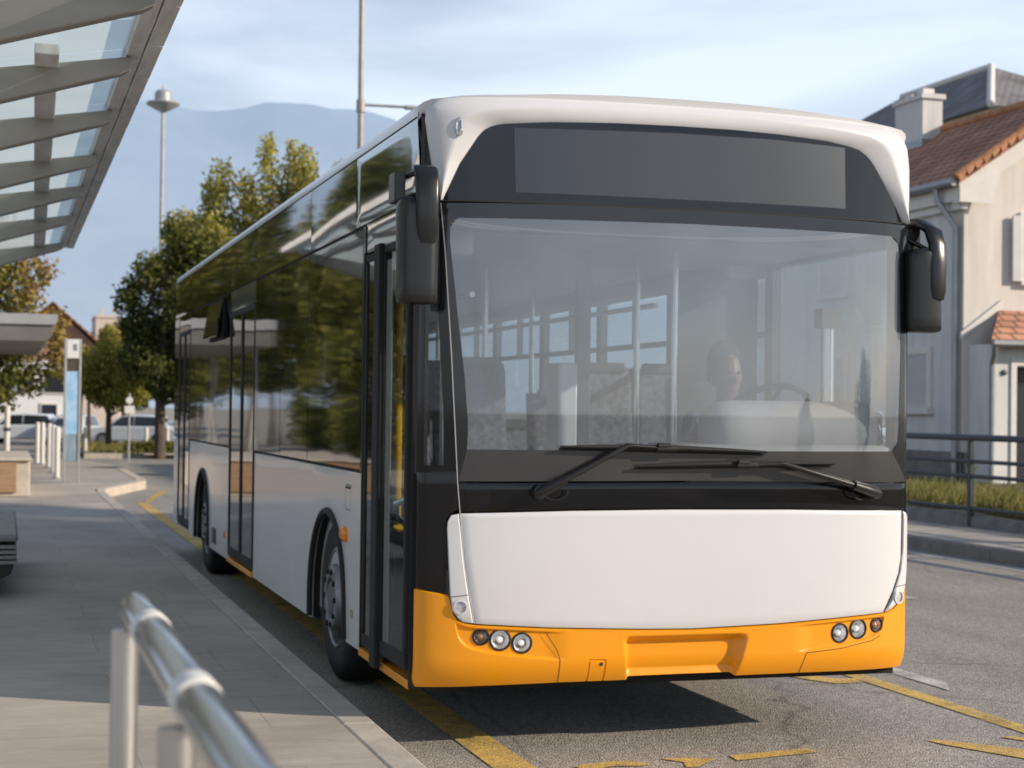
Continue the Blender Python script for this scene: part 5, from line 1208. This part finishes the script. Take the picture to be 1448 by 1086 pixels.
# foreground handrail
hr=thing('handrail','brushed steel handrail with white collars at the near end of the platform','handrail',(-1.6,-5.6,.15))
X=-1.60; Z=1.25
cuts=[-4.74,-5.005,-5.60,-6.25,-6.9,-7.05]
for a,b in ((-4.745,-5.010),(-5.055,-5.590),(-5.650,-6.35),(-6.41,-7.1)):
    mb=MB(); mb.lathe([(0,0),(.0215,.0),(.0255,.004),(.0265,.012),(.0265,abs(b-a)-.006),(.0245,abs(b-a)),(0,abs(b-a))],(X,a,Z),(0,-1,0),40); mb.build('rail_tube',M['steel'],hr)
for a in (-5.008,-5.588,-6.348):
    mb=MB(); mb.lathe([(.020,-.012),(.0275,-.010),(.0280,.052),(.020,.056)],(X,a,Z),(0,-1,0),40); mb.build('collar',M['collar'],hr)
for y in (-4.80,-5.62,-6.38):
    mb=MB(); mb.tube([(X-.020,y,.15),(X-.020,y,Z-.040),(X-.020,y,Z-.028)],[.0215,.0215,.0215,.017],24); po=mb.build('post',M['steelpost'],hr)
    mb=MB(); mb.lathe([(.045,0),(.045,.008),(.022,.012)],(X-.02,y,.15),(0,0,1),24); mb.build('base_flange',M['steelpost'],po)

# slatted bench
bn=thing('bench','grey slatted bench with thick rounded end under the shelter','bench',(-2.2,6.5,.15))
mb=MB(); mb.box(-2.6,-1.69,5.35,8.35,.565,.62); mb.build('seat_top',M['slat'],bn,bevel=.02)
for i,z in enumerate((.525,.487,.449,.411)):
    mb=MB(); mb.box(-2.6,-1.70+.002*i,5.36+.004*i,8.34,z-.012,z+.016); mb.build('slat',M['slat'],bn,bevel=.006)
mb=MB(); mb.prism([(-2.6,.20),(-1.85,.27),(-1.735,.325),(-1.715,.40),(-2.6,.40)],'y',5.42,8.3); mb.build('base',M['plastic'],bn,smooth=False,bevel=.01)
mb=MB(); mb.box(-2.5,-2.2,5.7,6.0,.15,.3); mb.box(-2.5,-2.2,7.7,8.0,.15,.3); mb.build('foot',M['plastic'],bn,smooth=False)
# block seat
bl=thing('block_seat','squared pale block seat with its shaded end painted brown, standing in the sun beyond the bench','seat',(-2.6,21.6,.15))
mb=MB(); mb.box(-4,-1.40,19.56,23.8,.15,.70); mb.build('block',M['concrete'],bl,bevel=.02)
mb=MB(); mb.box(-4,-1.60,19.51,19.555,.22,.68); mb.build('shaded_end',M['blockshade'],bl,bevel=.008)  # shade on the block's front face, painted as a brown wood-toned panel
mb=MB(); mb.box(-4,-1.38,19.5,23.82,.703,.75); mb.build('top_slab',M['concrete'],bl,bevel=.012)

# bollards
b0=None
spots=[((-1.013,34.75),'white bollard farthest to the left of the platform row'),((-.905,34.2),'white bollard just right of the farthest one, half hidden'),((-.81,31.9),'white bollard in the middle of the platform row'),((-.795,29.0),'white bollard second closest to the information pillar'),((-.80,26.3),'tall white bollard standing closest beside the information pillar')]
for i,((x,y),lab) in enumerate(spots):
    if b0 is None:
        b0=thing('bollard',lab,'bollard',(0,0,0),'white bollards on the platform')
        mb=MB(); mb.lathe([(.055,0),(.055,.95),(.05,.99),(.03,1.01),(0,1.015)],(0,0,0),(0,0,1),20); mb.build('shaft',M['bollard'],b0)
        mb=MB(); mb.lathe([(.09,0),(.09,.02),(.06,.03)],(0,0,0),(0,0,1),20); mb.build('foot',M['galv'],b0); o=b0
    else: o=dup(b0); o['label']=lab
    o.location=(x,y,.15)
# information pillar
tt=thing('information_pillar','slim information pillar with white head and blue poster in a steel frame','sign',(-.61,24.4,.15))
for x in (-.735,-.475):
    mb=MB(); mb.box(x-.022,x+.022,24.36,24.44,.15,2.80); mb.build('frame_post',M['galv'],tt,bevel=.006)
mb=MB(); mb.box(-.712,-.498,24.355,24.445,2.44,2.79); hd=mb.build('head_sign',M['signwhite'],tt,bevel=.006)
mb=MB(); mb.box(-.60,-.53,24.349,24.354,2.58,2.70); mb.build('pictogram',M['signgrey'],hd,smooth=False)
mb=MB(); mb.box(-.712,-.498,24.375,24.425,1.05,2.20); ps=mb.build('poster',M['blueposter'],tt,smooth=False)
mb=MB(); mb.box(-.712,-.498,24.38,24.42,.55,1.045); mb.build('lower_panel',pbr('pillar_panel',(.10,.19,.27),rough=.3,col2=(.35,.42,.48),vs=4,stretch=(6,1,.6)),tt,smooth=False)
mb=MB(); mb.box(-.712,-.498,24.38,24.42,2.21,2.43); mb.build('upper_panel',M['bark'],tt,smooth=False)

# lamp masts
lp=thing('street_lamp','tall grey street light pole with thin side arm rising behind the bus roof','street lamp',(9.25,46.5,0))
mb=MB(); mb.tube([(9.25,46.5,0),(9.25,46.5,9),(9.22,46.48,16.5)],[.12,.105,.085],16); mb.build('pole',M['polemetal'],lp)
mb=MB(); mb.tube([(9.2,46.5,11.55),(10.9,46.0,11.48)],.045,10); mb.lathe([(.15,-.2),(.15,.2)],(9.24,46.49,11.5),(0,0,1),14); mb.tube([(9.24,46.49,11.3),(9.24,46.49,11.7)],.14,14); mb.build('arm',M['polemetal'],lp)
mb=MB(); mb.box(10.6,11.5,45.85,46.1,11.40,11.52); mb.build('lamp_head',M['galv'],lp,bevel=.03)
mp_=thing('mast_light','tall thin floodlight mast with a flat round head against the mountain','street lamp',(5.24,73.8,0))
mb=MB(); mb.tube([(5.24,73.8,0),(5.24,73.8,9),(5.24,73.8,16)],[.14,.10,.075],12); mb.build('pole',M['galv'],mp_)
mb=MB(); mb.lathe([(.1,15.6),(.76,15.95),(.80,16.02),(.76,16.08),(.42,16.15),(.40,16.55),(.30,16.65),(.06,16.7),(.03,17.0),(0,17.0)],(5.24,73.8,0),(0,0,1),24); mb.build('lamp_head',M['galv'],mp_)
sg=thing('stop_sign_post','small white sign board with round top on a thin post by the verge','sign',(1.63,41.6,0))
mb=MB(); mb.tube([(1.63,41.6,0),(1.63,41.6,1.95)],.03,10); mb.build('post',M['galv'],sg)
mb=MB(); mb.box(1.49,1.77,41.56,41.59,1.36,1.58); mb.build('board',M['signwhite'],sg,bevel=.01); mb=MB(); mb.lathe([(.10,0),(.10,.03),(0,.03)],(1.63,41.58,1.74),(0,-1,0),20); mb.build('disc',M['signwhite'],sg)
slp=thing('white_post','short white post under the autumn tree at the picture edge','post',(-1.72,36.2,.15))
mb=MB(); mb.tube([(-1.72,36.2,.15),(-1.72,36.2,1.55)],.07,12); mb.build('shaft',M['bollard'],slp); mb=MB(); mb.tube([(-1.72,36.2,.92),(-1.72,36.2,1.0)],.09,12); mb.build('band',M['railpaint'],slp)
# ------------------------------------------------------------------ trees
def leafmass(clumps,n,size,rr,up=.0,shade=True):
    mb=MB(); mb.c=[]; tot=sum((a*b*c)**(.7) for _,(a,b,c),_ in clumps)
    zmin=min(c[2]-r[2] for c,r,_ in clumps); zmax=max(c[2]+r[2] for c,r,_ in clumps)
    for (cx,cy,cz_),(a,b,c),tone in clumps:
        k=max(20,int(1.9*n*((a*b*c)**.7)/tot)); a*=1.12; b*=1.12; c*=1.08
        for i in range(k):
            d=Vector((rr.gauss(0,1),rr.gauss(0,1),rr.gauss(0,1))).normalized(); q=rr.random()**.42*(1+rr.uniform(-.05,.22)*(rr.random()<.3))
            p=Vector((cx+d.x*a*q,cy+d.y*b*q,cz_+d.z*c*q))
            s=size*rr.uniform(.5,1.05); nrm=(d*.6+Vector((rr.gauss(0,.6),rr.gauss(0,.6),rr.gauss(0,.6)+.25))).normalized()
            u=nrm.cross(Vector((rr.gauss(0,1),rr.gauss(0,1),rr.gauss(0,1)))).normalized(); v=nrm.cross(u)
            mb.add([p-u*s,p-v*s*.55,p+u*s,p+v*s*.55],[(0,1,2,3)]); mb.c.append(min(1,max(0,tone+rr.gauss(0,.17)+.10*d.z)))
    return mb
def tree(name,label,x,y,h,rad,base,mat,seed,n=7000,size=.11,columnar=False,group=None,trunk_r=.13,squash=1.0,dense=26):
    rr=random.Random(seed); t=thing(name,label,'tree',(x,y,0),group)
    mb=MB(); lean=rr.uniform(-.15,.15)
    mb.tube([(x,y,0),(x+lean*.3,y,base*.6),(x+lean,y,base+ (h-base)*.35),(x+lean*1.2,y,base+(h-base)*.8)],[trunk_r*1.25,trunk_r,trunk_r*.7,trunk_r*.2],10)
    clumps=[]
    for i in range(dense):
        f=(i+.5)/dense; zc=base+(h-base)*(.06+.84*f); env=math.sin(PI*min(1,.12+.86*f))**.7 if not columnar else math.sin(PI*min(1,.2+.72*f))**.55
        a=i*2.4+rr.uniform(-.5,.5); rr_=rad*env*rr.uniform(.35,.82)
        c=(x+lean+math.cos(a)*rr_,y+math.sin(a)*rr_*squash,zc+rr.uniform(-.2,.2))
        k=rr.uniform(.20,.34)*rad
        clumps.append((c,(k,k,k*(2.0 if columnar else .95)),rr.uniform(.28,.66)))
        if i%2==0:
            mb.tube([(x+lean*.8,y,base+(zc-base)*.55),(x+lean+math.cos(a)*rr_*.5,y+math.sin(a)*rr_*.5,base+(zc-base)*.8),c],[trunk_r*.4,trunk_r*.25,trunk_r*.08],6)
    if columnar:
        for i in range(9):
            a=rr.uniform(0,2*PI); q=rad*rr.uniform(.1,.72); hh=h*(1.02-.16*(q/rad)**1.5)*rr.uniform(.95,1.04)
            clumps.append(((x+lean+math.cos(a)*q,y+math.sin(a)*q,hh-.5),(.22*rad*.8,.22*rad*.8,.75),rr.uniform(.5,.75)))
    mb.build('trunk',M['bark'],t)
    leafmass(clumps,n,size,rr).build('crown',M[mat],t,smooth=False)
    return t
def custom_tree(name,label,x,y,clumps,base,mat,seed,n,size,trunk_r,ztop):
    rr=random.Random(seed); t=thing(name,label,'tree',(x,y,0)); mb=MB()
    mb.tube([(x,y,0),(x,y,base),(x+.1,y,ztop*.6),(x+.15,y,ztop*.9)],[trunk_r*1.25,trunk_r,trunk_r*.6,trunk_r*.15],10)
    for c,r,_ in clumps: mb.tube([(x,y,max(base*.8,min(c[2]*.55,ztop*.5))),((x+c[0])/2,(y+c[1])/2,c[2]*.75),(c[0],c[1],c[2]+r[2]*.3)],[trunk_r*.45,trunk_r*.28,trunk_r*.06],6)
    mb.build('trunk',M['bark'],t); leafmass(clumps,n,size,rr).build('crown',M[mat],t,smooth=False); return t
# positions in the crown measured across (u to the right, z up) at the depth of the tree
def cl(x,y,u,v,z,a,c,tone): return ((x+u*.957+v*.29,y-u*.29+v*.957,z),(a,a,c),tone)
rr=random.Random(5)
# dark tree beside the road end
x,y=2.66,43.45; C_=[]
for (u,z,a,c,tn) in ((-.9,4.7,.55,.7,.32),(-.55,3.6,.7,.7,.25),(-.9,3.9,.4,.5,.3),(.1,5.4,.8,.9,.35),(.9,6.2,.75,.9,.45),(0.2,4.0,1.0,.9,.22),(1.2,4.6,1.0,1.0,.3),(-.4,5.6,.45,.6,.45),(.4,6.6,.5,.6,.55),(1.7,5.8,.8,.9,.42),(.9,3.0,1.0,.8,.2),(-.2,2.7,.7,.6,.2),(1.9,3.6,.9,.9,.25),(-.75,2.9,.45,.5,.25),(.25,7.0,.3,.45,.6),(-.95,5.15,.3,.42,.42),(1.3,2.4,.8,.5,.2),(.4,2.2,.7,.4,.2)):
    C_.append(cl(x,y,u,rr.uniform(-.7,.7),z,a,c,tn))
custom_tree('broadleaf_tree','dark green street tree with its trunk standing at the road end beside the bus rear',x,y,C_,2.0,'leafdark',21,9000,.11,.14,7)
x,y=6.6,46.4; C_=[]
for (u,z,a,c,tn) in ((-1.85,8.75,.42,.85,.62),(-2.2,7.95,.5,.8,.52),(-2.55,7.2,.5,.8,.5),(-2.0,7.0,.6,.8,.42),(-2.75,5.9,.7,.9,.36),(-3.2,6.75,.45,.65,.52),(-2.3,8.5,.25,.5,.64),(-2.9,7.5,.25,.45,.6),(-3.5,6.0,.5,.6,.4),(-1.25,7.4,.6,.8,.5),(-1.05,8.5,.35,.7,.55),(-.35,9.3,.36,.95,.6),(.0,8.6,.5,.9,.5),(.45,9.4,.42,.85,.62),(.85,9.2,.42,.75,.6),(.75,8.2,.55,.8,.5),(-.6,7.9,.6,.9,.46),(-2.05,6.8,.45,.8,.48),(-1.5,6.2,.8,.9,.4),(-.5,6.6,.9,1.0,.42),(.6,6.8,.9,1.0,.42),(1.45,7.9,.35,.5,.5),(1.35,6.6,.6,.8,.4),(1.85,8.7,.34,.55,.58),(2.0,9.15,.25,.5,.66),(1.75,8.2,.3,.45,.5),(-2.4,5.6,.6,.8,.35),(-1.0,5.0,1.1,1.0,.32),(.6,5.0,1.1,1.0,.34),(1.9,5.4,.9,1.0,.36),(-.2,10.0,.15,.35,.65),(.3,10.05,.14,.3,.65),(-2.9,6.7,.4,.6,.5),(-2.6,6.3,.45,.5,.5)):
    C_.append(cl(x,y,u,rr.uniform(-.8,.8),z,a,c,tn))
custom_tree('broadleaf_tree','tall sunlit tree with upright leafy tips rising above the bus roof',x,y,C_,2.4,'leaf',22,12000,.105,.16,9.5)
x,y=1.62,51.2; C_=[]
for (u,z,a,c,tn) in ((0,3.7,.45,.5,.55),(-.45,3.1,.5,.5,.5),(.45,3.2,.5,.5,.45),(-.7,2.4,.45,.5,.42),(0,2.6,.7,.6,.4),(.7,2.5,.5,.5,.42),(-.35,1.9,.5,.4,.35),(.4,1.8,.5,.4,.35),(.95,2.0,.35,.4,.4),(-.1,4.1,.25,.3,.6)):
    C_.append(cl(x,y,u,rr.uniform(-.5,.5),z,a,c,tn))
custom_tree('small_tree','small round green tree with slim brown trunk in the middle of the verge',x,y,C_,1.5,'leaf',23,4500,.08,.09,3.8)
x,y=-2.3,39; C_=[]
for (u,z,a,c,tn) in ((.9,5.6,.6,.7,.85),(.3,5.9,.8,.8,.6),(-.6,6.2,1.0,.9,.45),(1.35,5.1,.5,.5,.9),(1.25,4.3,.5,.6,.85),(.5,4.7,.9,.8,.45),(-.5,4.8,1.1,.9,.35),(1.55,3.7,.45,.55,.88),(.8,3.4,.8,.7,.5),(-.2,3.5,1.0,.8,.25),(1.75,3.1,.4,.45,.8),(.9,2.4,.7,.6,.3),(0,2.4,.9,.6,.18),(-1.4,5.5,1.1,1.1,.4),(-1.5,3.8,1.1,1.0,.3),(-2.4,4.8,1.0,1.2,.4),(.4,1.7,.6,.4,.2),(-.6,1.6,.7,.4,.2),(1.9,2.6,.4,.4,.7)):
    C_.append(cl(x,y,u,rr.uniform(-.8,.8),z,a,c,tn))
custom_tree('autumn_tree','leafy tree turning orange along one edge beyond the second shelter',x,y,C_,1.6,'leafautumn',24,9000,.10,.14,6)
# row further left, mirrored in the bus windows, and trees past the road end
for i,(x,y,h,rad,mat,lab) in enumerate(((-7,33,8.5,2.6,'leafdark','broad tree beyond the platform outside the picture, mirrored in the bus windows'),(-5.4,44,9.5,2.8,'leafdark','tall dark tree behind the autumn tree, mirrored in the bus windows'),(-11.5,38,9,3.0,'leaf','tall leafy tree at the far side of the platform'),(-10.5,54,9.3,3.3,'leafdark','tall dark tree past the second shelter'),(-9.5,66,8.5,3.0,'leafdark','dark round tree left of the white building'),(-15.5,62,9,3.4,'leafdark','dark spreading tree past the shelters at the far left'),(-6.6,70,7,2.4,'leafdark','dark tree standing against the left end of the white building'))):
    tree('broadleaf_tree',lab,x,y,h,rad,1.9,mat,60+i,n=5000,size=.16)
for i,(x,y,h,rad,mat,lab) in enumerate(((5.4,62,5.0,1.7,'leaf','small pale tree behind the parked cars'),(3.4,70,5.5,1.8,'leafdark','dark bushy tree in the car park behind the sign'),(9.5,60,7,2.4,'leafdark','dark tree behind the tall sunlit one'),(-3.6,60,6.2,2.4,'leafautumn','orange tree behind the parked pale car'))):
    tree('broadleaf_tree',lab,x,y,h,rad,1.7,mat,80+i,n=3800,size=.14,dense=20)
tree('broadleaf_tree','unseen tall tree added on the far side of the road to shade the platform',22.5,.9,16.5,3.2,8.0,'leaf',99,n=6500,size=.2,trunk_r=.22)  # out of view, added to throw shade on the far platform
# slim pale trunks behind the small tree
for i,(x,y,lab) in enumerate(((.75,53.5,'slim pale birch beside the small round tree'),(1.18,55.5,'slimmer pale birch close behind the small round tree'))):
    tree('birch',lab,x,y,3.6,.75,1.9,'leaf',95+i,n=1500,size=.09,trunk_r=.07,dense=10)
# low trees behind the viewpoint, mirrored in the windscreen
tree('small_tree','bushy round tree across the street behind the viewpoint, mirrored in the windscreen',31.4,-27.4,3.3,2.4,.5,'leafdark',131,n=3000,size=.12,trunk_r=.1)
tree('small_tree','small low tree behind the viewpoint, mirrored in the windscreen',24,-33.6,1.9,1.1,.3,'leafdark',132,n=1500,size=.1,trunk_r=.07)

# hedge / verge at the road end
flat('verge_island',[(.6,44.2),(7.6,42.2),(8,56),(0,57)],.12,M['soil'])
rr=random.Random(31)
blades('grass',6000,lambda r:(r.uniform(.7,7.6),r.uniform(44.3,55),.12),M['leafgrass'],.22,.02,'short grass on the planted island at the road end',rr)
mb=MB(); mb.box(.5,7.8,43.9,44.1,0,.16); k=mb.build('kerb',M['kerb'],None,smooth=False); k['kind']='structure'
for i,(xa,xb,yy,lab) in enumerate(((1.9,4.6,44.9,'low dark hedge along the island kerb at the road end'),)):
    t=thing('low_hedge',lab,'hedge',((xa+xb)/2,yy,.1)); r3=random.Random(9); C_=[]
    for k in range(24): C_.append(((xa+(xb-xa)*k/23,yy+r3.uniform(-.2,.2),.33+r3.uniform(-.05,.05)),(.2,.22,.2),r3.uniform(.3,.55)))
    leafmass(C_,2600,.06,r3).build('leaves',M['leafdark'],t,smooth=False)
for i,(x,y,lab) in enumerate(((.62,46.0,'pale short bollard at the left end of the planted island'),(2.52,46.6,'pale short bollard beside the sign post'),(3.05,47.2,'pale short bollard between the sign post and the dark trunk'),(3.2,46.9,'second pale bollard between the sign post and the dark trunk'))):
    o=dup(b0); o['label']=lab; o['group']='pale bollards on the planted island'; o.location=(x,y,.1); o.scale=(1.1,1.1,.8)

t=thing('added_hedge','unseen clipped hedge added behind the platform to darken the bus window reflections','hedge',(-9,36,0)); r3=random.Random(19); C_=[]  # out of view, added so the lower side windows mirror something dark
for k in range(110):
    yy=8+.5*k; C_.append(((-9+r3.uniform(-.3,.3)-.02*(yy-8),yy,r3.choice((.5,1.1,1.7))),(.55,.55,.6),r3.uniform(.2,.55)))
leafmass(C_,7000,.15,r3).build('leaves',M['leafdark'],t,smooth=False)
# ------------------------------------------------------------------ cars
def car(x,y,rz,col,label,kind='hatch'):
    mt=pbr('car_paint',col,rough=.25,coat=.8); t=thing('parked_car',label,'car',(0,0,0),'cars parked beyond the road end')
    Lc=2.1
    low=[(-Lc,.32),(-Lc+.02,.62),(-Lc+.15,.78),(-1.15,.90),(1.75,.92),(Lc-.05,.80),(Lc,.45),(Lc-.05,.26),(-Lc+.1,.24)]
    mb=MB()
    def sect(pl,ws):
        o=len(mb.v); n=len(pl)
        for sgn in (-1,1):
            for (a,z),w_ in zip(pl,ws): mb.v.append((a,sgn*w_,z))
        mb.f.append(tuple(o+i for i in range(n))); mb.f.append(tuple(o+n+i for i in range(n-1,-1,-1))); mb.m+=[0,0]
        for i in range(n): mb.f.append((o+(i+1)%n,o+i,o+n+i,o+n+(i+1)%n)); mb.m.append(0)
    sect(low,[.80,.84,.84,.86,.86,.82,.82,.80,.80]); mb.build('body',mt,t,bevel=.06,seg=3)
    cab=[(-1.25,.88),(-.55,1.38),(.2,1.46),(1.2,1.42),(1.85,.90)] if kind=='hatch' else [(-1.5,.88),(-.95,1.45),(0,1.62),(1.9,1.60),(2.02,.90)]
    mb=MB(); sect(cab,[.78,.62,.62,.60,.76]); cb=mb.build('cabin',mt,t,bevel=.05,seg=2)
    mb=MB(); g=.03
    (a0,z0),(a1,z1),(a2,z2),(a3,z3),(a4,z4)=cab
    for sgn in (-1,1):
        mb.add([(a0+.28,sgn*.80,z0+.04),((a1+a2)/2+.25,sgn*.80,z0+.04),((a1+a2)/2+.25,sgn*.65,z2-.09),(a1+.08,sgn*.655,z1-.04)],[(0,1,2,3)]); mb.add([((a1+a2)/2+.33,sgn*.80,z0+.04),(a4-.35,sgn*.785,z4+.03),(a3-.02,sgn*.635,z3-.08),((a1+a2)/2+.33,sgn*.65,z2-.09)],[(0,1,2,3)])
    mb.add([(a0-.03,-.66,z0+.05),(a0-.03,.66,z0+.05),(a1-.04,.54,z1-.05),(a1-.04,-.54,z1-.05)],[(0,1,2,3)]); mb.add([(a4+.03,-.64,z4+.08),(a4+.03,.64,z4+.08),(a3+.05,.52,z3-.06),(a3+.05,-.52,z3-.06)],[(0,1,2,3)])
    mb.build('car_window',M['carglass'],t,smooth=False)
    for a in (-1.32,1.28):
        for sgn in (-1,1):
            mb=MB(); mb.lathe([(.14,0.0),(.19,.015),(.30,.01),(.315,-.03),(.315,-.17),(.28,-.2)],(a,sgn*.84,.315),(0,sgn,0),24); wv=mb.build('wheel',M['tyre'],t)
            mb=MB(); mb.lathe([(.19,.018),(.12,.005),(.05,.02),(0,.02)],(a,sgn*.84,.315),(0,sgn,0),20); mb.build('rim',M['rim'],wv)
    for sgn in (-1,1):
        mb=MB(); mb.box(-Lc-.005,-Lc+.22,sgn*.66-.14,sgn*.66+.14,.62,.76); mb.build('headlight',M['lightlens'],t,bevel=.03)
        mb=MB(); mb.box(Lc-.12,Lc-.01,sgn*.70-.08,sgn*.70+.08,.66,.84); mb.build('tail_light',M['redlens'],t,bevel=.02)
    t.location=(x,y,.01); t.rotation_euler=(0,0,rz); t.scale=(.85,.85,.85); return t
car(-1.0,62.8,-.25,(.72,.78,.86),'pale blue people carrier parked in front of the white building','hatch')
car(3.2,60.3,-.35,(.62,.68,.76),'silver blue car parked behind the sign post')
car(5.6,60.0,-.5,(.62,.63,.65),'white car parked behind the dark trunk')
car(8.6,60.5,-.3,(.3,.33,.38),'dark grey car parked furthest along the row')
car(.9,61.6,1.25,(.62,.63,.66),'white car seen end-on between the slim birches')

# ------------------------------------------------------------------ buildings beyond
wb=thing('white_building','low white flat-roofed building behind the pale parked car','building',(-1.5,78,0))
mb=MB(); mb.box(-3.4,1.35,76,90,0,3.5); mb.box(-3.5,1.45,75.9,90.1,3.503,3.7); mb.build('wall',M['plaster'],wb,smooth=False)
for (a,b,z0,z1) in ((-.05,.62,.9,1.6),(.05,1.0,2.2,3.2),(-2.9,-1.7,1.8,3.0),(1.12,1.32,2.1,3.2),(-1.2,-.5,2.2,3.2)):
    mb=MB(); mb.box(a-.08,b+.08,75.93,75.997,z0-.08,z1+.08); f=mb.build('window',M['trimstone'],wb,smooth=False); mb=MB(); mb.box(a,b,75.9,75.928,z0,z1); mb.build('pane',M['winpane'],f,smooth=False)
pb=thing('pink_building','pale pink apartment block with terraces far off below the mountain','building',(6.2,130,0))
mb=MB(); mb.box(4.9,6.6,126,132,0,8.4); mb.box(4.0,4.897,126.4,132,0,7.3); mb.box(6.603,8.0,126.4,132,0,7.6); mb.box(4.85,6.65,125.9,132,8.403,8.6); mb.build('wall',M['pinkplaster'],pb,smooth=False)
for a,b,z0,z1 in ((5.2,5.5,6.6,7.4),(5.9,6.2,6.6,7.4),(7,7.4,6.2,6.9),(4.3,4.6,6.0,6.8)):
    mb=MB(); mb.box(a,b,125.95,125.995 if z0>6.5 else 126.39,z0,z1); mb.build('window',M['winpane'],pb,smooth=False)
for q in ((5.3,5.6,127,127.4,9.2),(6.2,6.35,128,128.2,9.3)): mb=MB(); mb.box(q[0],q[1],q[2],q[3],8.603,q[4]); mb.build('chimney',M['pinkplaster'],pb,smooth=False)
rh=thing('red_roofed_house','house with a steep reddish roof slope behind the autumn tree','house',(2.0,104,0))
mb=MB(); mb.box(-3.5,5.0,100,112,0,4.2); mb.build('wall',M['pinkplaster'],rh,smooth=False)
roofplane('roof',(5.5,99.5,4.1),(5.5,112.5,4.1),(1.0,112.5,8.0),(1.0,99.5,8.0),M['tile'],rh); roofplane('roof',(-4,99.5,4.1),(-4,112.5,4.1),(1.0,112.5,8.0),(1.0,99.5,8.0),M['tile'],rh)
mb=MB(); mb.prism([(-3.5,4.0),(5,4.0),(1.0,7.75)],'y',100.0,100.3); mb.build('gable',pbr('ochre_gable',(.40,.22,.16),rough=.9,var=.25,vs=1),rh,smooth=False)

# mountains
mb=MB(); nx,ny=170,18; rr=random.Random(2); P=[]
def ridge(x):
    return 546+8*math.sin(x*.0035+.9)+9*math.sin(x*.0135+.2)+5*math.sin(x*.031)+1.5*math.sin(x*.071+2) - 320*smooth(760,1700,x) - 120*smooth(-200,-1600,x)
for j in range(ny+1):
    t=j/ny; row=[]
    for i in range(nx+1):
        x=-3200+6800*i/nx; h=ridge(x)
        z=-5+h*(t**1.15)+ (14*math.sin(x*.02+j*.9)+9*math.sin(x*.047-j*1.7))*t*(1-t)*2
        row.append((x,2150+880*t+40*math.sin(x*.011+j),z))
    P.append(row)
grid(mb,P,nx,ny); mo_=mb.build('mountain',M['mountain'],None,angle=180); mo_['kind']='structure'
